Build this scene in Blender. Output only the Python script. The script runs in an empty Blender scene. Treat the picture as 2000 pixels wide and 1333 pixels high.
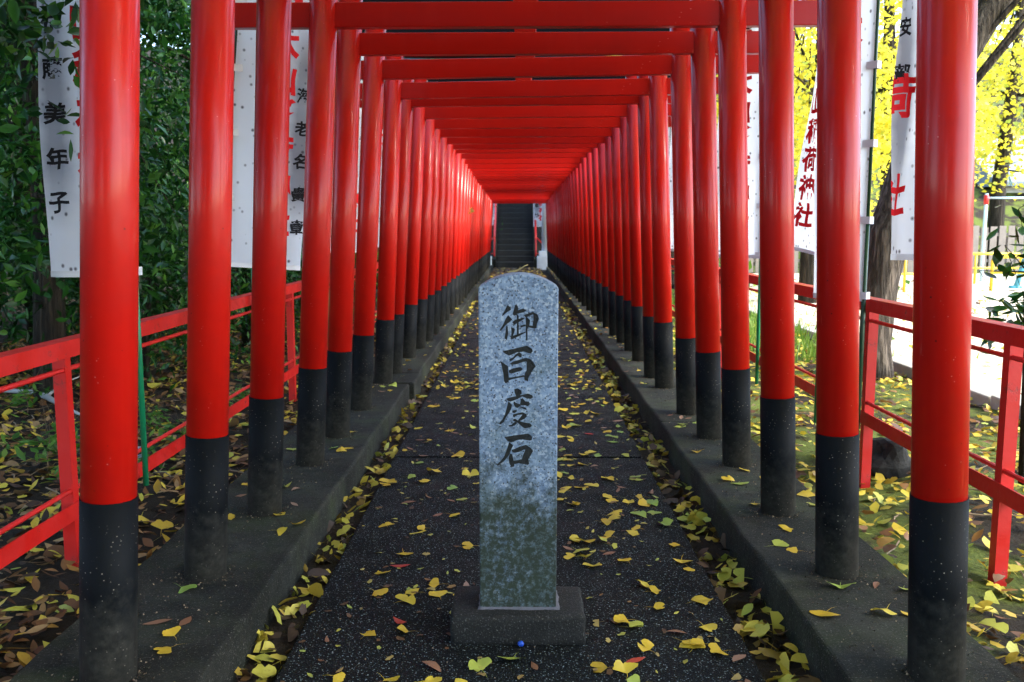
import bpy, bmesh, math, random
import numpy as np
from mathutils import Vector, Matrix

R = math.radians
scene = bpy.context.scene
col = scene.collection
random.seed(7)
rng = np.random.default_rng(7)

# ------------------------------------------------------------------ camera, world, sun, exposure
cam_d = bpy.data.cameras.new("camera")
cam = bpy.data.objects.new("camera", cam_d)
col.objects.link(cam)
cam.location = (0, 0, 1.2)
cam.rotation_euler = (R(90 - 7.165), 0, R(0.36))
cam_d.sensor_width = 36
cam_d.lens = 31.5
cam_d.clip_start = 0.05
cam_d.clip_end = 2000
cam_d.dof.use_dof = True
cam_d.dof.focus_distance = 2.9
cam_d.dof.aperture_fstop = 7.5
scene.camera = cam
cy = scene.cycles
cy.max_bounces = 6; cy.diffuse_bounces = 3; cy.glossy_bounces = 3; cy.transmission_bounces = 4
cy.caustics_reflective = False; cy.caustics_refractive = False

SUN_AZ, SUN_EL = 108, 40            # azimuth clockwise from +Y (the tunnel direction)
world = bpy.data.worlds.new("World")
scene.world = world
world.use_nodes = True
wn = world.node_tree.nodes
wn.clear()
sky = wn.new("ShaderNodeTexSky")
sky.sky_type = 'NISHITA'
sky.sun_disc = False
sky.sun_elevation = R(SUN_EL)
sky.sun_rotation = R(SUN_AZ)
bg = wn.new("ShaderNodeBackground")
bg.inputs[1].default_value = 0.15
wo = wn.new("ShaderNodeOutputWorld")
world.node_tree.links.new(sky.outputs[0], bg.inputs[0])
world.node_tree.links.new(bg.outputs[0], wo.inputs[0])

sun_d = bpy.data.lights.new("sun", 'SUN')
sun_d.energy = 1.5
sun_d.angle = R(14)
sun_d.color = (1.0, 0.93, 0.82)
sun = bpy.data.objects.new("sun", sun_d)
col.objects.link(sun)
sd = Vector((math.sin(R(SUN_AZ)) * math.cos(R(SUN_EL)), math.cos(R(SUN_AZ)) * math.cos(R(SUN_EL)), math.sin(R(SUN_EL))))
sun.rotation_euler = sd.to_track_quat('Z', 'Y').to_euler()
sun.location = (8, -4, 12)

vs = scene.view_settings
vs.view_transform = 'Standard'
vs.look = 'None'
vs.exposure = 2.8
vs.gamma = 1
vs.use_curve_mapping = False

# ------------------------------------------------------------------ helpers
def tag(o, label=None, cat=None, group=None, kind=None):
    if label: o['label'] = label
    if cat: o['category'] = cat
    if group: o['group'] = group
    if kind: o['kind'] = kind
    return o

def link(name, me, mat=None, parent=None):
    o = bpy.data.objects.new(name, me)
    col.objects.link(o)
    if mat is not None and me is not None and len(me.materials) == 0:
        for m in (mat if isinstance(mat, (list, tuple)) else [mat]):
            me.materials.append(m)
    if parent is not None:
        o.parent = parent
    return o

def empty(name, loc=(0, 0, 0), rz=0):
    o = bpy.data.objects.new(name, None)
    o.location = loc
    o.rotation_euler = (0, 0, rz)
    o.empty_display_size = 0.1
    col.objects.link(o)
    return o

def mesh(name, verts, faces, smooth=False):
    me = bpy.data.meshes.new(name)
    me.from_pydata([tuple(v) for v in verts], [], faces)
    me.update()
    if smooth:
        me.polygons.foreach_set("use_smooth", [True] * len(me.polygons))
    return me

def np_mesh(name, V, F, smooth=False):
    """triangle mesh from numpy arrays"""
    me = bpy.data.meshes.new(name)
    nf = len(F)
    me.vertices.add(len(V)); me.vertices.foreach_set("co", np.asarray(V, np.float32).ravel())
    me.loops.add(nf * 3); me.loops.foreach_set("vertex_index", np.asarray(F, np.int32).ravel())
    me.polygons.add(nf); me.polygons.foreach_set("loop_start", np.arange(0, nf * 3, 3, dtype=np.int32))
    try:
        me.polygons.foreach_set("loop_total", np.full(nf, 3, np.int32))
    except Exception:
        pass
    if smooth:
        me.polygons.foreach_set("use_smooth", np.ones(nf, bool))
    me.update(calc_edges=True)
    me.validate()
    return me

def box_bm(bm, x0, x1, y0, y1, z0, z1):
    vs_ = [bm.verts.new(p) for p in ((x0, y0, z0), (x1, y0, z0), (x1, y1, z0), (x0, y1, z0), (x0, y0, z1), (x1, y0, z1), (x1, y1, z1), (x0, y1, z1))]
    for f in ((3, 2, 1, 0), (4, 5, 6, 7), (0, 1, 5, 4), (1, 2, 6, 5), (2, 3, 7, 6), (3, 0, 4, 7)):
        bm.faces.new([vs_[i] for i in f])

def box_me(name, x0, x1, y0, y1, z0, z1, bevel=0.0, seg=2, rough=0.0, cuts=0):
    bm = bmesh.new()
    box_bm(bm, x0, x1, y0, y1, z0, z1)
    if bevel:
        bmesh.ops.bevel(bm, geom=bm.edges[:], offset=bevel, segments=seg, affect='EDGES', profile=0.6)
    if cuts:
        bmesh.ops.subdivide_edges(bm, edges=bm.edges[:], cuts=cuts, use_grid_fill=True)
    if rough:
        for v in bm.verts:
            v.co += Vector((random.uniform(-1, 1), random.uniform(-1, 1), random.uniform(-1, 1))) * rough
    me = bpy.data.meshes.new(name)
    bm.to_mesh(me); bm.free()
    return me

def tube(points, radii, seg=10, cap=True, wob=0.0):
    """verts, faces of a tapered tube along points"""
    V, F = [], []
    n = len(points)
    pts = [Vector(p) for p in points]
    up = Vector((0.13, 0.31, 0.94)).normalized()
    for i, p in enumerate(pts):
        d = (pts[min(i + 1, n - 1)] - pts[max(i - 1, 0)]).normalized()
        a = d.cross(up)
        if a.length < 1e-3: a = d.cross(Vector((1, 0, 0)))
        a.normalize(); b = d.cross(a).normalized()
        for k in range(seg):
            t = 2 * math.pi * k / seg
            r = radii[i] * (1 + (random.uniform(-wob, wob) if wob else 0))
            V.append(p + (a * math.cos(t) + b * math.sin(t)) * r)
    for i in range(n - 1):
        for k in range(seg):
            k2 = (k + 1) % seg
            F.append((i * seg + k, i * seg + k2, (i + 1) * seg + k2, (i + 1) * seg + k))
    if cap:
        F.append(tuple(range(seg - 1, -1, -1)))
        F.append(tuple((n - 1) * seg + k for k in range(seg)))
    return V, F

def join_vf(parts):
    V, F = [], []
    for v, f in parts:
        o = len(V)
        V += list(v)
        F += [tuple(i + o for i in q) for q in f]
    return V, F

def cyl_me(name, r0, r1, z0, z1, seg=32, smooth=True, rings=1, bulge=None):
    V, F = [], []
    for i in range(rings + 1):
        t = i / rings
        r = r0 + (r1 - r0) * t
        for k in range(seg):
            a = 2 * math.pi * k / seg
            V.append((r * math.cos(a), r * math.sin(a), z0 + (z1 - z0) * t))
    for i in range(rings):
        for k in range(seg):
            k2 = (k + 1) % seg
            F.append((i * seg + k, i * seg + k2, (i + 1) * seg + k2, (i + 1) * seg + k))
    F.append(tuple(range(seg - 1, -1, -1)))
    F.append(tuple(rings * seg + k for k in range(seg)))
    me = mesh(name, V, F)
    if smooth:
        for p in me.polygons:
            p.use_smooth = len(p.vertices) == 4
    return me

# ------------------------------------------------------------------ materials
class NT:
    def __init__(self, name):
        self.m = bpy.data.materials.new(name)
        self.m.use_nodes = True
        self.t = self.m.node_tree
        self.t.nodes.clear()
        self.out = self.n('OutputMaterial')
        self.tc = self.n('TexCoord')
    def n(self, kind, **kw):
        nd = self.t.nodes.new('ShaderNode' + kind)
        for k, v in kw.items():
            if hasattr(nd, k): setattr(nd, k, v)
        return nd
    def l(self, a, b):
        self.t.links.new(a, b)
    def inp(self, sock, v):
        if hasattr(v, 'is_linked') or isinstance(v, bpy.types.NodeSocket): self.l(v, sock)
        else: sock.default_value = v
    def coord(self, kind='Object'):
        return self.tc.outputs[kind]
    def mapping(self, src, scale=(1, 1, 1), loc=(0, 0, 0)):
        m = self.n('Mapping'); self.l(src, m.inputs[0]); m.inputs['Scale'].default_value = scale; m.inputs['Location'].default_value = loc
        return m.outputs[0]
    def noise(self, scale, detail=4, rough=0.55, src=None, dim='3D', w=0.0):
        nd = self.n('TexNoise'); self.l(src if src is not None else self.coord(), nd.inputs['Vector'])
        nd.inputs['Scale'].default_value = scale; nd.inputs['Detail'].default_value = detail; nd.inputs['Roughness'].default_value = rough
        return nd.outputs[0]
    def voro(self, scale, src=None, feature='F1', out='Distance', rnd=1.0):
        nd = self.n('TexVoronoi', feature=feature); self.l(src if src is not None else self.coord(), nd.inputs['Vector'])
        nd.inputs['Scale'].default_value = scale; nd.inputs['Randomness'].default_value = rnd
        return nd.outputs[out]
    def ramp(self, fac, stops, interp='LINEAR'):
        nd = self.n('ValToRGB'); nd.color_ramp.interpolation = interp
        el = nd.color_ramp.elements
        while len(el) < len(stops): el.new(0.5)
        for e, (p, c) in zip(el, stops):
            e.position = p
            e.color = (c[0], c[1], c[2], 1) if isinstance(c, (tuple, list)) else (c, c, c, 1)
        self.l(fac, nd.inputs[0])
        return nd.outputs[0]
    def mix(self, fac, a, b, mode='MIX'):
        nd = self.n('Mix', data_type='RGBA', blend_type=mode)
        self.inp(nd.inputs[0], fac)
        for s, v in ((nd.inputs[6], a), (nd.inputs[7], b)):
            if isinstance(v, (tuple, list)): s.default_value = (v[0], v[1], v[2], 1)
            else: self.l(v, s)
        return nd.outputs[2]
    def math(self, op, a, b=0.0, clamp=False):
        nd = self.n('Math', operation=op, use_clamp=clamp)
        self.inp(nd.inputs[0], a); self.inp(nd.inputs[1], b)
        return nd.outputs[0]
    def sep(self, src):
        nd = self.n('SeparateXYZ'); self.l(src, nd.inputs[0]); return nd.outputs
    def bump(self, h, strength=0.3, dist=0.01):
        nd = self.n('Bump'); self.l(h, nd.inputs['Height']); nd.inputs['Strength'].default_value = strength; nd.inputs['Distance'].default_value = dist
        return nd.outputs[0]
    def principled(self, color, rough=0.5, spec=0.5, normal=None, metal=0.0, coat=0.0, coat_rough=0.1):
        p = self.n('BsdfPrincipled')
        if isinstance(color, (tuple, list)): p.inputs['Base Color'].default_value = (*color[:3], 1)
        else: self.l(color, p.inputs['Base Color'])
        self.inp(p.inputs['Roughness'], rough)
        p.inputs['Specular IOR Level'].default_value = spec
        p.inputs['Metallic'].default_value = metal
        p.inputs['Coat Weight'].default_value = coat
        p.inputs['Coat Roughness'].default_value = coat_rough
        if normal is not None: self.l(normal, p.inputs['Normal'])
        return p.outputs[0]
    def translucent_mix(self, shader, color, fac):
        t = self.n('BsdfTranslucent')
        if isinstance(color, (tuple, list)): t.inputs[0].default_value = (*color[:3], 1)
        else: self.l(color, t.inputs[0])
        mx = self.n('MixShader'); mx.inputs[0].default_value = fac
        self.l(shader, mx.inputs[1]); self.l(t.outputs[0], mx.inputs[2])
        return mx.outputs[0]
    def done(self, shader):
        self.l(shader, self.out.inputs[0])
        return self.m

def mat_lacquer():
    t = NT('red_lacquer')
    oi = t.n('ObjectInfo')
    base = t.mix(oi.outputs['Random'], (0.40, 0.0048, 0.0022), (0.49, 0.0078, 0.0034))
    n1 = t.noise(9, 3, 0.65)
    c = t.mix(t.ramp(n1, [(0.45, 0.0), (0.75, 0.30)]), base, (0.27, 0.0035, 0.003))
    streak = t.noise(6, 2, 0.6, t.mapping(t.coord(), (5, 5, 0.25)))
    c = t.mix(t.ramp(streak, [(0.55, 0.0), (0.75, 0.22)]), c, (0.54, 0.022, 0.016))
    fade = t.ramp(t.noise(1.1, 4, 0.6), [(0.42, 0.0), (0.68, 0.55)])
    c = t.mix(fade, c, (0.33, 0.006, 0.0055))
    scr = t.math('MULTIPLY', t.ramp(t.noise(34, 3, 0.7, t.mapping(t.coord(), (1, 1, 0.10))), [(0.67, 0.0), (0.71, 1.0)]), t.ramp(t.noise(2.3, 2), [(0.50, 0.0), (0.60, 0.8)]))
    c = t.mix(scr, c, (0.62, 0.14, 0.11))
    spk = t.voro(26)
    spm = t.math('MULTIPLY', t.ramp(spk, [(0.05, 1.0), (0.085, 0.0)]), t.ramp(t.noise(4, 2), [(0.5, 0.0), (0.62, 1.0)]))
    c = t.mix(spm, c, (0.09, 0.006, 0.005))
    spk2 = t.voro(60)
    spm2 = t.math('MULTIPLY', t.ramp(spk2, [(0.06, 1.0), (0.10, 0.0)]), t.ramp(t.noise(6, 2), [(0.55, 0.0), (0.65, 1.0)]))
    c = t.mix(spm2, c, (0.62, 0.20, 0.17))
    rough = t.ramp(n1, [(0.3, 0.30), (0.75, 0.46)])
    h = t.noise(5, 2, src=t.mapping(t.coord(), (1, 1, 0.3)))
    return t.done(t.principled(c, rough, 0.18, t.bump(h, 0.16, 0.01), coat=0.20, coat_rough=0.13))

def mat_black_foot():
    t = NT('black_foot_paint')
    z = t.sep(t.coord())[2]
    n = t.noise(22, 6, 0.7)
    c = t.mix(t.ramp(t.noise(12, 4, src=t.mapping(t.coord(), (1, 1, 0.2))), [(0.4, 0.0), (0.8, 0.5)]), (0.0020, 0.0030, 0.0044), (0.006, 0.008, 0.0105))
    mud = t.math('MULTIPLY', t.ramp(t.math('ADD', z, t.math('MULTIPLY', n, 0.36)), [(0.20, 1.0), (0.44, 0.0)]), t.ramp(t.noise(40, 5, 0.7), [(0.3, 0.25), (0.7, 0.9)]))
    c = t.mix(mud, c, (0.075, 0.073, 0.062))
    sp = t.ramp(t.voro(90), [(0.10, 1.0), (0.16, 0.0)])
    sp = t.math('MULTIPLY', sp, t.ramp(t.noise(9, 3), [(0.45, 0.0), (0.6, 1.0)]))
    c = t.mix(sp, c, (0.26, 0.23, 0.19))
    rough = t.mix(mud, (0.62, 0.62, 0.62), (0.95, 0.95, 0.95))
    return t.done(t.principled(c, rough, 0.10, t.bump(n, 0.35, 0.004)))

def mat_kasagi():
    t = NT('black_cap_paint')
    c = t.mix(t.noise(7, 4), (0.003, 0.004, 0.008), (0.006, 0.008, 0.014))
    return t.done(t.principled(c, 0.7, 0.15))

def mat_granite():
    t = NT('granite')
    g = t.noise(30, 5, 0.6)
    c = t.mix(t.ramp(g, [(0.32, 0.0), (0.68, 1.0)]), (0.095, 0.150, 0.245), (0.22, 0.31, 0.44))
    cell = t.sep(t.voro(135, out='Color'))[0]
    c = t.mix(t.ramp(cell, [(0.55, 0.0), (0.9, 0.55)]), c, (0.045, 0.075, 0.135))
    c = t.mix(t.ramp(cell, [(0.05, 0.55), (0.25, 0.0)]), c, (0.40, 0.46, 0.54))
    d1 = t.voro(120, out='Distance')
    d1m = t.math('MULTIPLY', t.ramp(d1, [(0.20, 1.0), (0.36, 0.0)]), t.ramp(t.noise(95, 2), [(0.45, 0.0), (0.50, 1.0)]))
    c = t.mix(d1m, c, (0.018, 0.022, 0.030))
    d2m = t.ramp(t.noise(210, 3, 0.7), [(0.60, 0.0), (0.66, 0.9)])
    c = t.mix(d2m, c, (0.05, 0.06, 0.075))
    d3 = t.ramp(t.noise(170, 2, 0.6, t.mapping(t.coord(), loc=(3, 1, 7))), [(0.60, 0.0), (0.68, 0.6)])
    c = t.mix(d3, c, (0.52, 0.57, 0.62))
    z = t.sep(t.coord())[2]
    gr = t.ramp(t.math('ADD', t.noise(7, 5, 0.6, t.mapping(t.coord(), loc=(5, 2, 1))), t.math('MULTIPLY', z, -0.22)), [(0.36, 0.0), (0.54, 0.45)])
    c = t.mix(gr, c, (0.055, 0.085, 0.050))
    # algae that has crept up from the foot
    am = t.math('ADD', t.math('MULTIPLY', z, -1.55), t.math('MULTIPLY', t.noise(9, 7, 0.72), 1.75))
    am2 = t.ramp(am, [(-0.18, 0.0), (0.30, 1.0)])
    fine = t.ramp(t.noise(48, 6, 0.8), [(0.38, 0.45), (0.52, 1.0)])
    am2 = t.math('MULTIPLY', am2, fine)
    alg = t.mix(t.noise(14, 4), (0.005, 0.011, 0.007), (0.018, 0.032, 0.018))
    c = t.mix(am2, c, alg)
    h = t.math('ADD', t.noise(160, 4, 0.7), t.math('MULTIPLY', d1m, -0.4))
    return t.done(t.principled(c, 0.55, 0.45, t.bump(h, 0.28, 0.002)))

def mat_base_stone():
    t = NT('rough_base_stone')
    c = t.mix(t.noise(18, 6, 0.7), (0.0012, 0.0015, 0.0015), (0.012, 0.013, 0.012))
    sp = t.ramp(t.noise(180, 3, 0.7), [(0.58, 0.0), (0.68, 0.8)])
    c = t.mix(sp, c, (0.13, 0.13, 0.125))
    return t.done(t.principled(c, 0.8, 0.35, t.bump(t.noise(120, 6, 0.75), 0.7, 0.006)))

def mat_plain(name, color, rough=0.6, var=0.25, scale=8, spec=0.4, bump=0.0, bscale=40):
    t = NT(name)
    d = tuple(v * (1 - var) for v in color)
    u = tuple(min(v * (1 + var), 1) for v in color)
    c = t.mix(t.noise(scale, 5, 0.6), d, u)
    nrm = t.bump(t.noise(bscale, 5, 0.6), bump, 0.01) if bump else None
    return t.done(t.principled(c, rough, spec, nrm))

def mat_asphalt():
    t = NT('wet_dark_asphalt')
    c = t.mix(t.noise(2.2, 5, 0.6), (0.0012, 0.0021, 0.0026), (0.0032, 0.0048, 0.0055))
    v = t.voro(150)
    sel = t.ramp(t.noise(130, 2, 0.6), [(0.53, 0.0), (0.57, 1.0)])
    sp = t.math('MULTIPLY', t.ramp(v, [(0.22, 1.0), (0.40, 0.0)]), sel)
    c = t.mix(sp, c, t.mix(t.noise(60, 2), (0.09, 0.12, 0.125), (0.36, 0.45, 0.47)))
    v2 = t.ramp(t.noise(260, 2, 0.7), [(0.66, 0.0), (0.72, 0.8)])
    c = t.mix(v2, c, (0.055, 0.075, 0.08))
    rough = t.ramp(t.noise(5, 4), [(0.3, 0.6), (0.7, 0.85)])
    h = t.math('ADD', t.voro(230), t.math('MULTIPLY', t.noise(120, 4, 0.7), 0.7))
    return t.done(t.principled(c, rough, 0.16, t.bump(h, 0.75, 0.005)))

def mat_concrete():
    t = NT('mossy_concrete')
    n = t.noise(3.2, 7, 0.62)
    c = t.mix(t.ramp(n, [(0.32, 0.0), (0.70, 1.0)]), (0.0030, 0.0036, 0.0034), (0.026, 0.029, 0.024))
    moss = t.ramp(t.noise(4.1, 6, 0.6, t.mapping(t.coord(), loc=(9, 3, 2))), [(0.46, 0.0), (0.68, 0.8)])
    c = t.mix(moss, c, (0.030, 0.042, 0.016))
    st = t.ramp(t.noise(13, 6, 0.75), [(0.42, 0.0), (0.66, 0.75)])
    c = t.mix(st, c, (0.040, 0.041, 0.034))
    st2 = t.ramp(t.noise(1.3, 4, 0.6, t.mapping(t.coord(), loc=(4, 7, 1))), [(0.48, 0.0), (0.62, 0.8)])
    c = t.mix(st2, c, (0.0045, 0.0050, 0.0045))
    sp = t.ramp(t.noise(150, 3, 0.75), [(0.60, 0.0), (0.68, 0.8)])
    c = t.mix(sp, c, (0.17, 0.165, 0.14))
    crack = t.ramp(t.voro(1.6, t.mapping(t.coord(), (1, 0.5, 1)), 'DISTANCE_TO_EDGE'), [(0.0, 0.7), (0.006, 0.0)])
    c = t.mix(crack, c, (0.012, 0.011, 0.010))
    h = t.math('ADD', t.noise(70, 6, 0.75), t.math('MULTIPLY', n, 2.0))
    return t.done(t.principled(c, 0.85, 0.2, t.bump(h, 0.6, 0.006)))

def mat_soil():
    t = NT('forest_soil')
    c = t.mix(t.noise(9, 7, 0.7), (0.010, 0.008, 0.006), (0.050, 0.036, 0.022))
    x = t.sep(t.coord())[0]
    side = t.ramp(t.math('SUBTRACT', x, 0.32), [(0.85, 0.0), (0.98, 1.0)])
    moss = t.math('MULTIPLY', t.ramp(t.noise(1.5, 5, 0.6), [(0.44, 0.0), (0.54, 1.0)]), t.math('MULTIPLY', t.ramp(t.noise(50, 3), [(0.3, 0.55), (0.5, 1.0)]), side))
    c = t.mix(moss, c, t.mix(t.noise(60, 4), (0.055, 0.085, 0.012), (0.17, 0.21, 0.03)))
    return t.done(t.principled(c, 0.9, 0.25, t.bump(t.noise(45, 7, 0.7), 1.0, 0.03)))

def mat_sand():
    t = NT('pale_sand')
    c = t.mix(t.noise(1.4, 6, 0.6), (0.46, 0.40, 0.32), (0.60, 0.54, 0.45))
    return t.done(t.principled(c, 0.9, 0.2, t.bump(t.noise(70, 5, 0.7), 0.5, 0.01)))

def mat_leaf(name, stops, trans=0.35, rough=0.5, spec=0.4, per='island', spots=True):
    t = NT(name)
    if per == 'island':
        r = t.n('NewGeometry').outputs['Random Per Island']
    else:
        r = t.n('ObjectInfo').outputs['Random']
    c = t.ramp(r, stops)
    if spots:
        s = t.ramp(t.noise(95, 4, 0.65), [(0.55, 0.0), (0.72, 0.55)])
        c = t.mix(s, c, t.mix(0.55, c, (0.10, 0.05, 0.015)))
    sh = t.principled(c, rough, spec)
    if trans: sh = t.translucent_mix(sh, c, trans)
    return t.done(sh)

def mat_bark(name, a, b):
    t = NT(name)
    m = t.mapping(t.coord(), (9, 9, 1.6))
    n = t.noise(2.2, 7, 0.7, m)
    v = t.ramp(t.noise(3.0, 5, 0.6, t.mapping(t.coord(), (14, 14, 1.0))), [(0.40, 0.0), (0.56, 1.0)])
    c = t.mix(t.ramp(n, [(0.3, 0.0), (0.7, 1.0)]), a, b)
    c = t.mix(t.ramp(v, [(0.0, 0.8), (1.0, 0.0)]), c, tuple(x * 0.35 for x in a))
    h = t.math('ADD', t.math('MULTIPLY', v, 1.5), n)
    return t.done(t.principled(c, 0.85, 0.25, t.bump(h, 0.9, 0.03)))

def mat_rail():
    t = NT('red_rail_paint')
    c = t.mix(t.noise(5, 4), (0.48, 0.006, 0.005), (0.58, 0.012, 0.009))
    w = t.math('MULTIPLY', t.ramp(t.noise(24, 6, 0.75), [(0.58, 0.0), (0.64, 1.0)]), t.ramp(t.noise(3.2, 3), [(0.45, 0.0), (0.65, 1.0)]))
    c = t.mix(w, c, (0.045, 0.020, 0.013))
    return t.done(t.principled(c, t.ramp(t.noise(11, 4), [(0.3, 0.32), (0.7, 0.6)]), 0.5, t.bump(t.math('SUBTRACT', t.noise(30, 4), w), 0.4, 0.003)))

def mat_banner(name, stain_u):
    t = NT(name)
    uv = t.coord('UV')
    u, v, _ = t.sep(uv)
    c = t.mix(t.noise(3, 5, 0.6), (0.74, 0.79, 0.87), (0.86, 0.89, 0.93))
    if stain_u is not None:
        d = t.math('ABSOLUTE', t.math('SUBTRACT', u, stain_u))
        d = t.math('ADD', d, t.math('MULTIPLY', t.noise(12, 4), 0.14))
        s = t.math('MULTIPLY', t.ramp(d, [(0.14, 1.0), (0.34, 0.0)]), t.math('MULTIPLY', t.ramp(v, [(0.10, 0.0), (0.25, 1.0)]), t.ramp(v, [(0.62, 1.0), (0.78, 0.0)])))
        c = t.mix(t.math('MULTIPLY', s, 0.62), c, (0.05, 0.06, 0.11))
    m = t.mapping(uv, (0.45, 1.8, 1))
    sp = t.voro(24, m)
    rnd = t.voro(24, m, out='Color')
    sel = t.ramp(t.sep(rnd)[0], [(0.38, 0.0), (0.41, 1.0)])
    spm = t.math('MULTIPLY', t.ramp(sp, [(0.10, 0.95), (0.27, 0.0)]), sel)
    c = t.mix(spm, c, (0.10, 0.10, 0.12))
    sh = t.principled(c, 0.85, 0.2, t.bump(t.noise(120, 3, src=m), 0.1, 0.002))
    return t.done(t.translucent_mix(sh, c, 0.5))

M = {}
M['lacquer'] = mat_lacquer()
M['foot'] = mat_black_foot()
M['kasagi'] = mat_kasagi()
M['granite'] = mat_granite()
M['base'] = mat_base_stone()
M['carve'] = mat_plain('carved_dark', (0.011, 0.014, 0.015), 0.75, 0.9, 70, 0.3, 0.7, 160)
M['mortar'] = mat_plain('pale_mortar', (0.11, 0.11, 0.135), 0.85, 0.4, 60, 0.3, 0.6, 150)
M['asphalt'] = mat_asphalt()
M['concrete'] = mat_concrete()
M['soil'] = mat_soil()
M['sand'] = mat_sand()
M['rail'] = mat_rail()
M['green'] = mat_plain('green_plastic', (0.010, 0.20, 0.085), 0.35, 0.15, 14)
M['darkgreen'] = mat_plain('dark_green_plastic', (0.010, 0.045, 0.022), 0.35, 0.2, 14)
M['tab'] = mat_plain('white_tape', (0.62, 0.64, 0.70), 0.7, 0.08, 12)
M['redink'] = mat_plain('red_print', (0.66, 0.012, 0.020), 0.8, 0.1, 20, 0.2)
M['blackink'] = mat_plain('black_ink', (0.010, 0.010, 0.014), 0.8, 0.2, 20, 0.2)
M['steps'] = mat_plain('dark_steps', (0.030, 0.032, 0.031), 0.8, 0.6, 6, 0.3, 0.4, 60)
M['greystone'] = mat_plain('pale_granite', (0.66, 0.71, 0.78), 0.7, 0.2, 7, 0.4, 0.2, 90)
M['bark'] = mat_bark('grey_bark', (0.075, 0.058, 0.046), (0.20, 0.165, 0.135))
M['barkdark'] = mat_bark('dark_bark', (0.030, 0.024, 0.018), (0.085, 0.066, 0.048))
M['evergreen'] = mat_leaf('evergreen_leaf', [(0.0, (0.004, 0.028, 0.005)), (0.45, (0.010, 0.060, 0.009)), (0.8, (0.030, 0.120, 0.014)), (1.0, (0.075, 0.19, 0.022))], 0.25, 0.32, 0.30, spots=False)
M['brightgreen'] = mat_leaf('bright_green_leaf', [(0.0, (0.05, 0.14, 0.02)), (0.6, (0.10, 0.24, 0.03)), (1.0, (0.22, 0.34, 0.05))], 0.45, 0.4, spots=False)
M['ginkgo'] = mat_leaf('ginkgo_crown_leaf', [(0.0, (0.50, 0.52, 0.06)), (0.35, (0.70, 0.62, 0.05)), (0.75, (0.78, 0.64, 0.045)), (1.0, (0.36, 0.48, 0.08))], 0.55, 0.5, spots=False)
M['litter'] = mat_leaf('litter_leaf', [(0.0, (0.03, 0.015, 0.008)), (0.25, (0.10, 0.045, 0.018)), (0.42, (0.22, 0.10, 0.03)), (0.56, (0.36, 0.24, 0.11)), (0.70, (0.20, 0.09, 0.03)), (0.80, (0.62, 0.42, 0.03)), (0.92, (0.62, 0.48, 0.05)), (1.0, (0.36, 0.42, 0.07))], 0.15, 0.55)
M['litter_bright'] = mat_leaf('litter_yellow_leaf', [(0.0, (0.06, 0.03, 0.015)), (0.16, (0.16, 0.07, 0.025)), (0.27, (0.30, 0.14, 0.03)), (0.36, (0.56, 0.38, 0.03)), (0.70, (0.62, 0.47, 0.04)), (0.88, (0.50, 0.48, 0.07)), (1.0, (0.34, 0.42, 0.08))], 0.2, 0.5)
M['litter_gutter'] = mat_leaf('gutter_leaf', [(0.0, (0.03, 0.018, 0.010)), (0.28, (0.09, 0.045, 0.018)), (0.42, (0.40, 0.28, 0.03)), (0.70, (0.52, 0.42, 0.05)), (1.0, (0.30, 0.36, 0.06))], 0.15, 0.5)
M['litter_bits'] = mat_leaf('litter_bits', [(0.0, (0.05, 0.025, 0.012)), (0.3, (0.16, 0.08, 0.03)), (0.5, (0.34, 0.26, 0.08)), (0.75, (0.42, 0.38, 0.06)), (1.0, (0.22, 0.28, 0.06))], 0.1, 0.6)
M['leaf_yellow'] = mat_leaf('yellow_leaf', [(0.0, (0.52, 0.34, 0.02)), (0.5, (0.60, 0.42, 0.03)), (1.0, (0.56, 0.45, 0.05))], 0.2, 0.5, per='object')
M['leaf_green'] = mat_leaf('yellow_green_leaf', [(0.0, (0.46, 0.44, 0.06)), (0.6, (0.36, 0.42, 0.07)), (1.0, (0.20, 0.32, 0.06))], 0.2, 0.5, per='object')
M['leaf_brown'] = mat_leaf('brown_leaf', [(0.0, (0.14, 0.055, 0.025)), (0.6, (0.22, 0.11, 0.06)), (1.0, (0.30, 0.19, 0.14))], 0.05, 0.55, per='object')
M['leaf_red'] = mat_leaf('red_leaf', [(0.0, (0.30, 0.022, 0.012)), (1.0, (0.42, 0.05, 0.02))], 0.1, 0.5, per='object')
M['crumbs'] = mat_leaf('crumbs', [(0.0, (0.02, 0.014, 0.010)), (0.6, (0.10, 0.07, 0.045)), (1.0, (0.32, 0.25, 0.17))], 0.0, 0.8, spots=False)
M['twig'] = mat_plain('dry_twig', (0.20, 0.14, 0.085), 0.8, 0.4, 12)
M['whitebranch'] = mat_plain('bleached_branch', (0.40, 0.39, 0.37), 0.7, 0.3, 16, 0.3, 0.3, 30)
M['grass'] = mat_leaf('grass_blade', [(0.0, (0.08, 0.18, 0.02)), (1.0, (0.24, 0.36, 0.05))], 0.4, 0.5, spots=False)
M['yellowpaint'] = mat_plain('yellow_paint', (0.70, 0.48, 0.03), 0.45, 0.1, 10)
M['bluepaint'] = mat_plain('blue_paint', (0.08, 0.34, 0.46), 0.45, 0.1, 10)
M['palepaint'] = mat_plain('pale_blue_paint', (0.45, 0.62, 0.70), 0.45, 0.1, 10)
M['fencewood'] = mat_plain('weathered_board', (0.22, 0.19, 0.16), 0.85, 0.3, 9)
M['housewall'] = mat_plain('house_wall', (0.58, 0.58, 0.57), 0.8, 0.08, 2)
M['roof'] = mat_plain('grey_roof_tile', (0.20, 0.24, 0.29), 0.6, 0.15, 5)
M['glass'] = mat_plain('window_glass', (0.05, 0.07, 0.09), 0.12, 0.1, 2, 0.6)
M['rock'] = mat_plain('dark_rock', (0.016, 0.015, 0.014), 0.85, 0.5, 9, 0.3, 0.8, 30)
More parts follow.
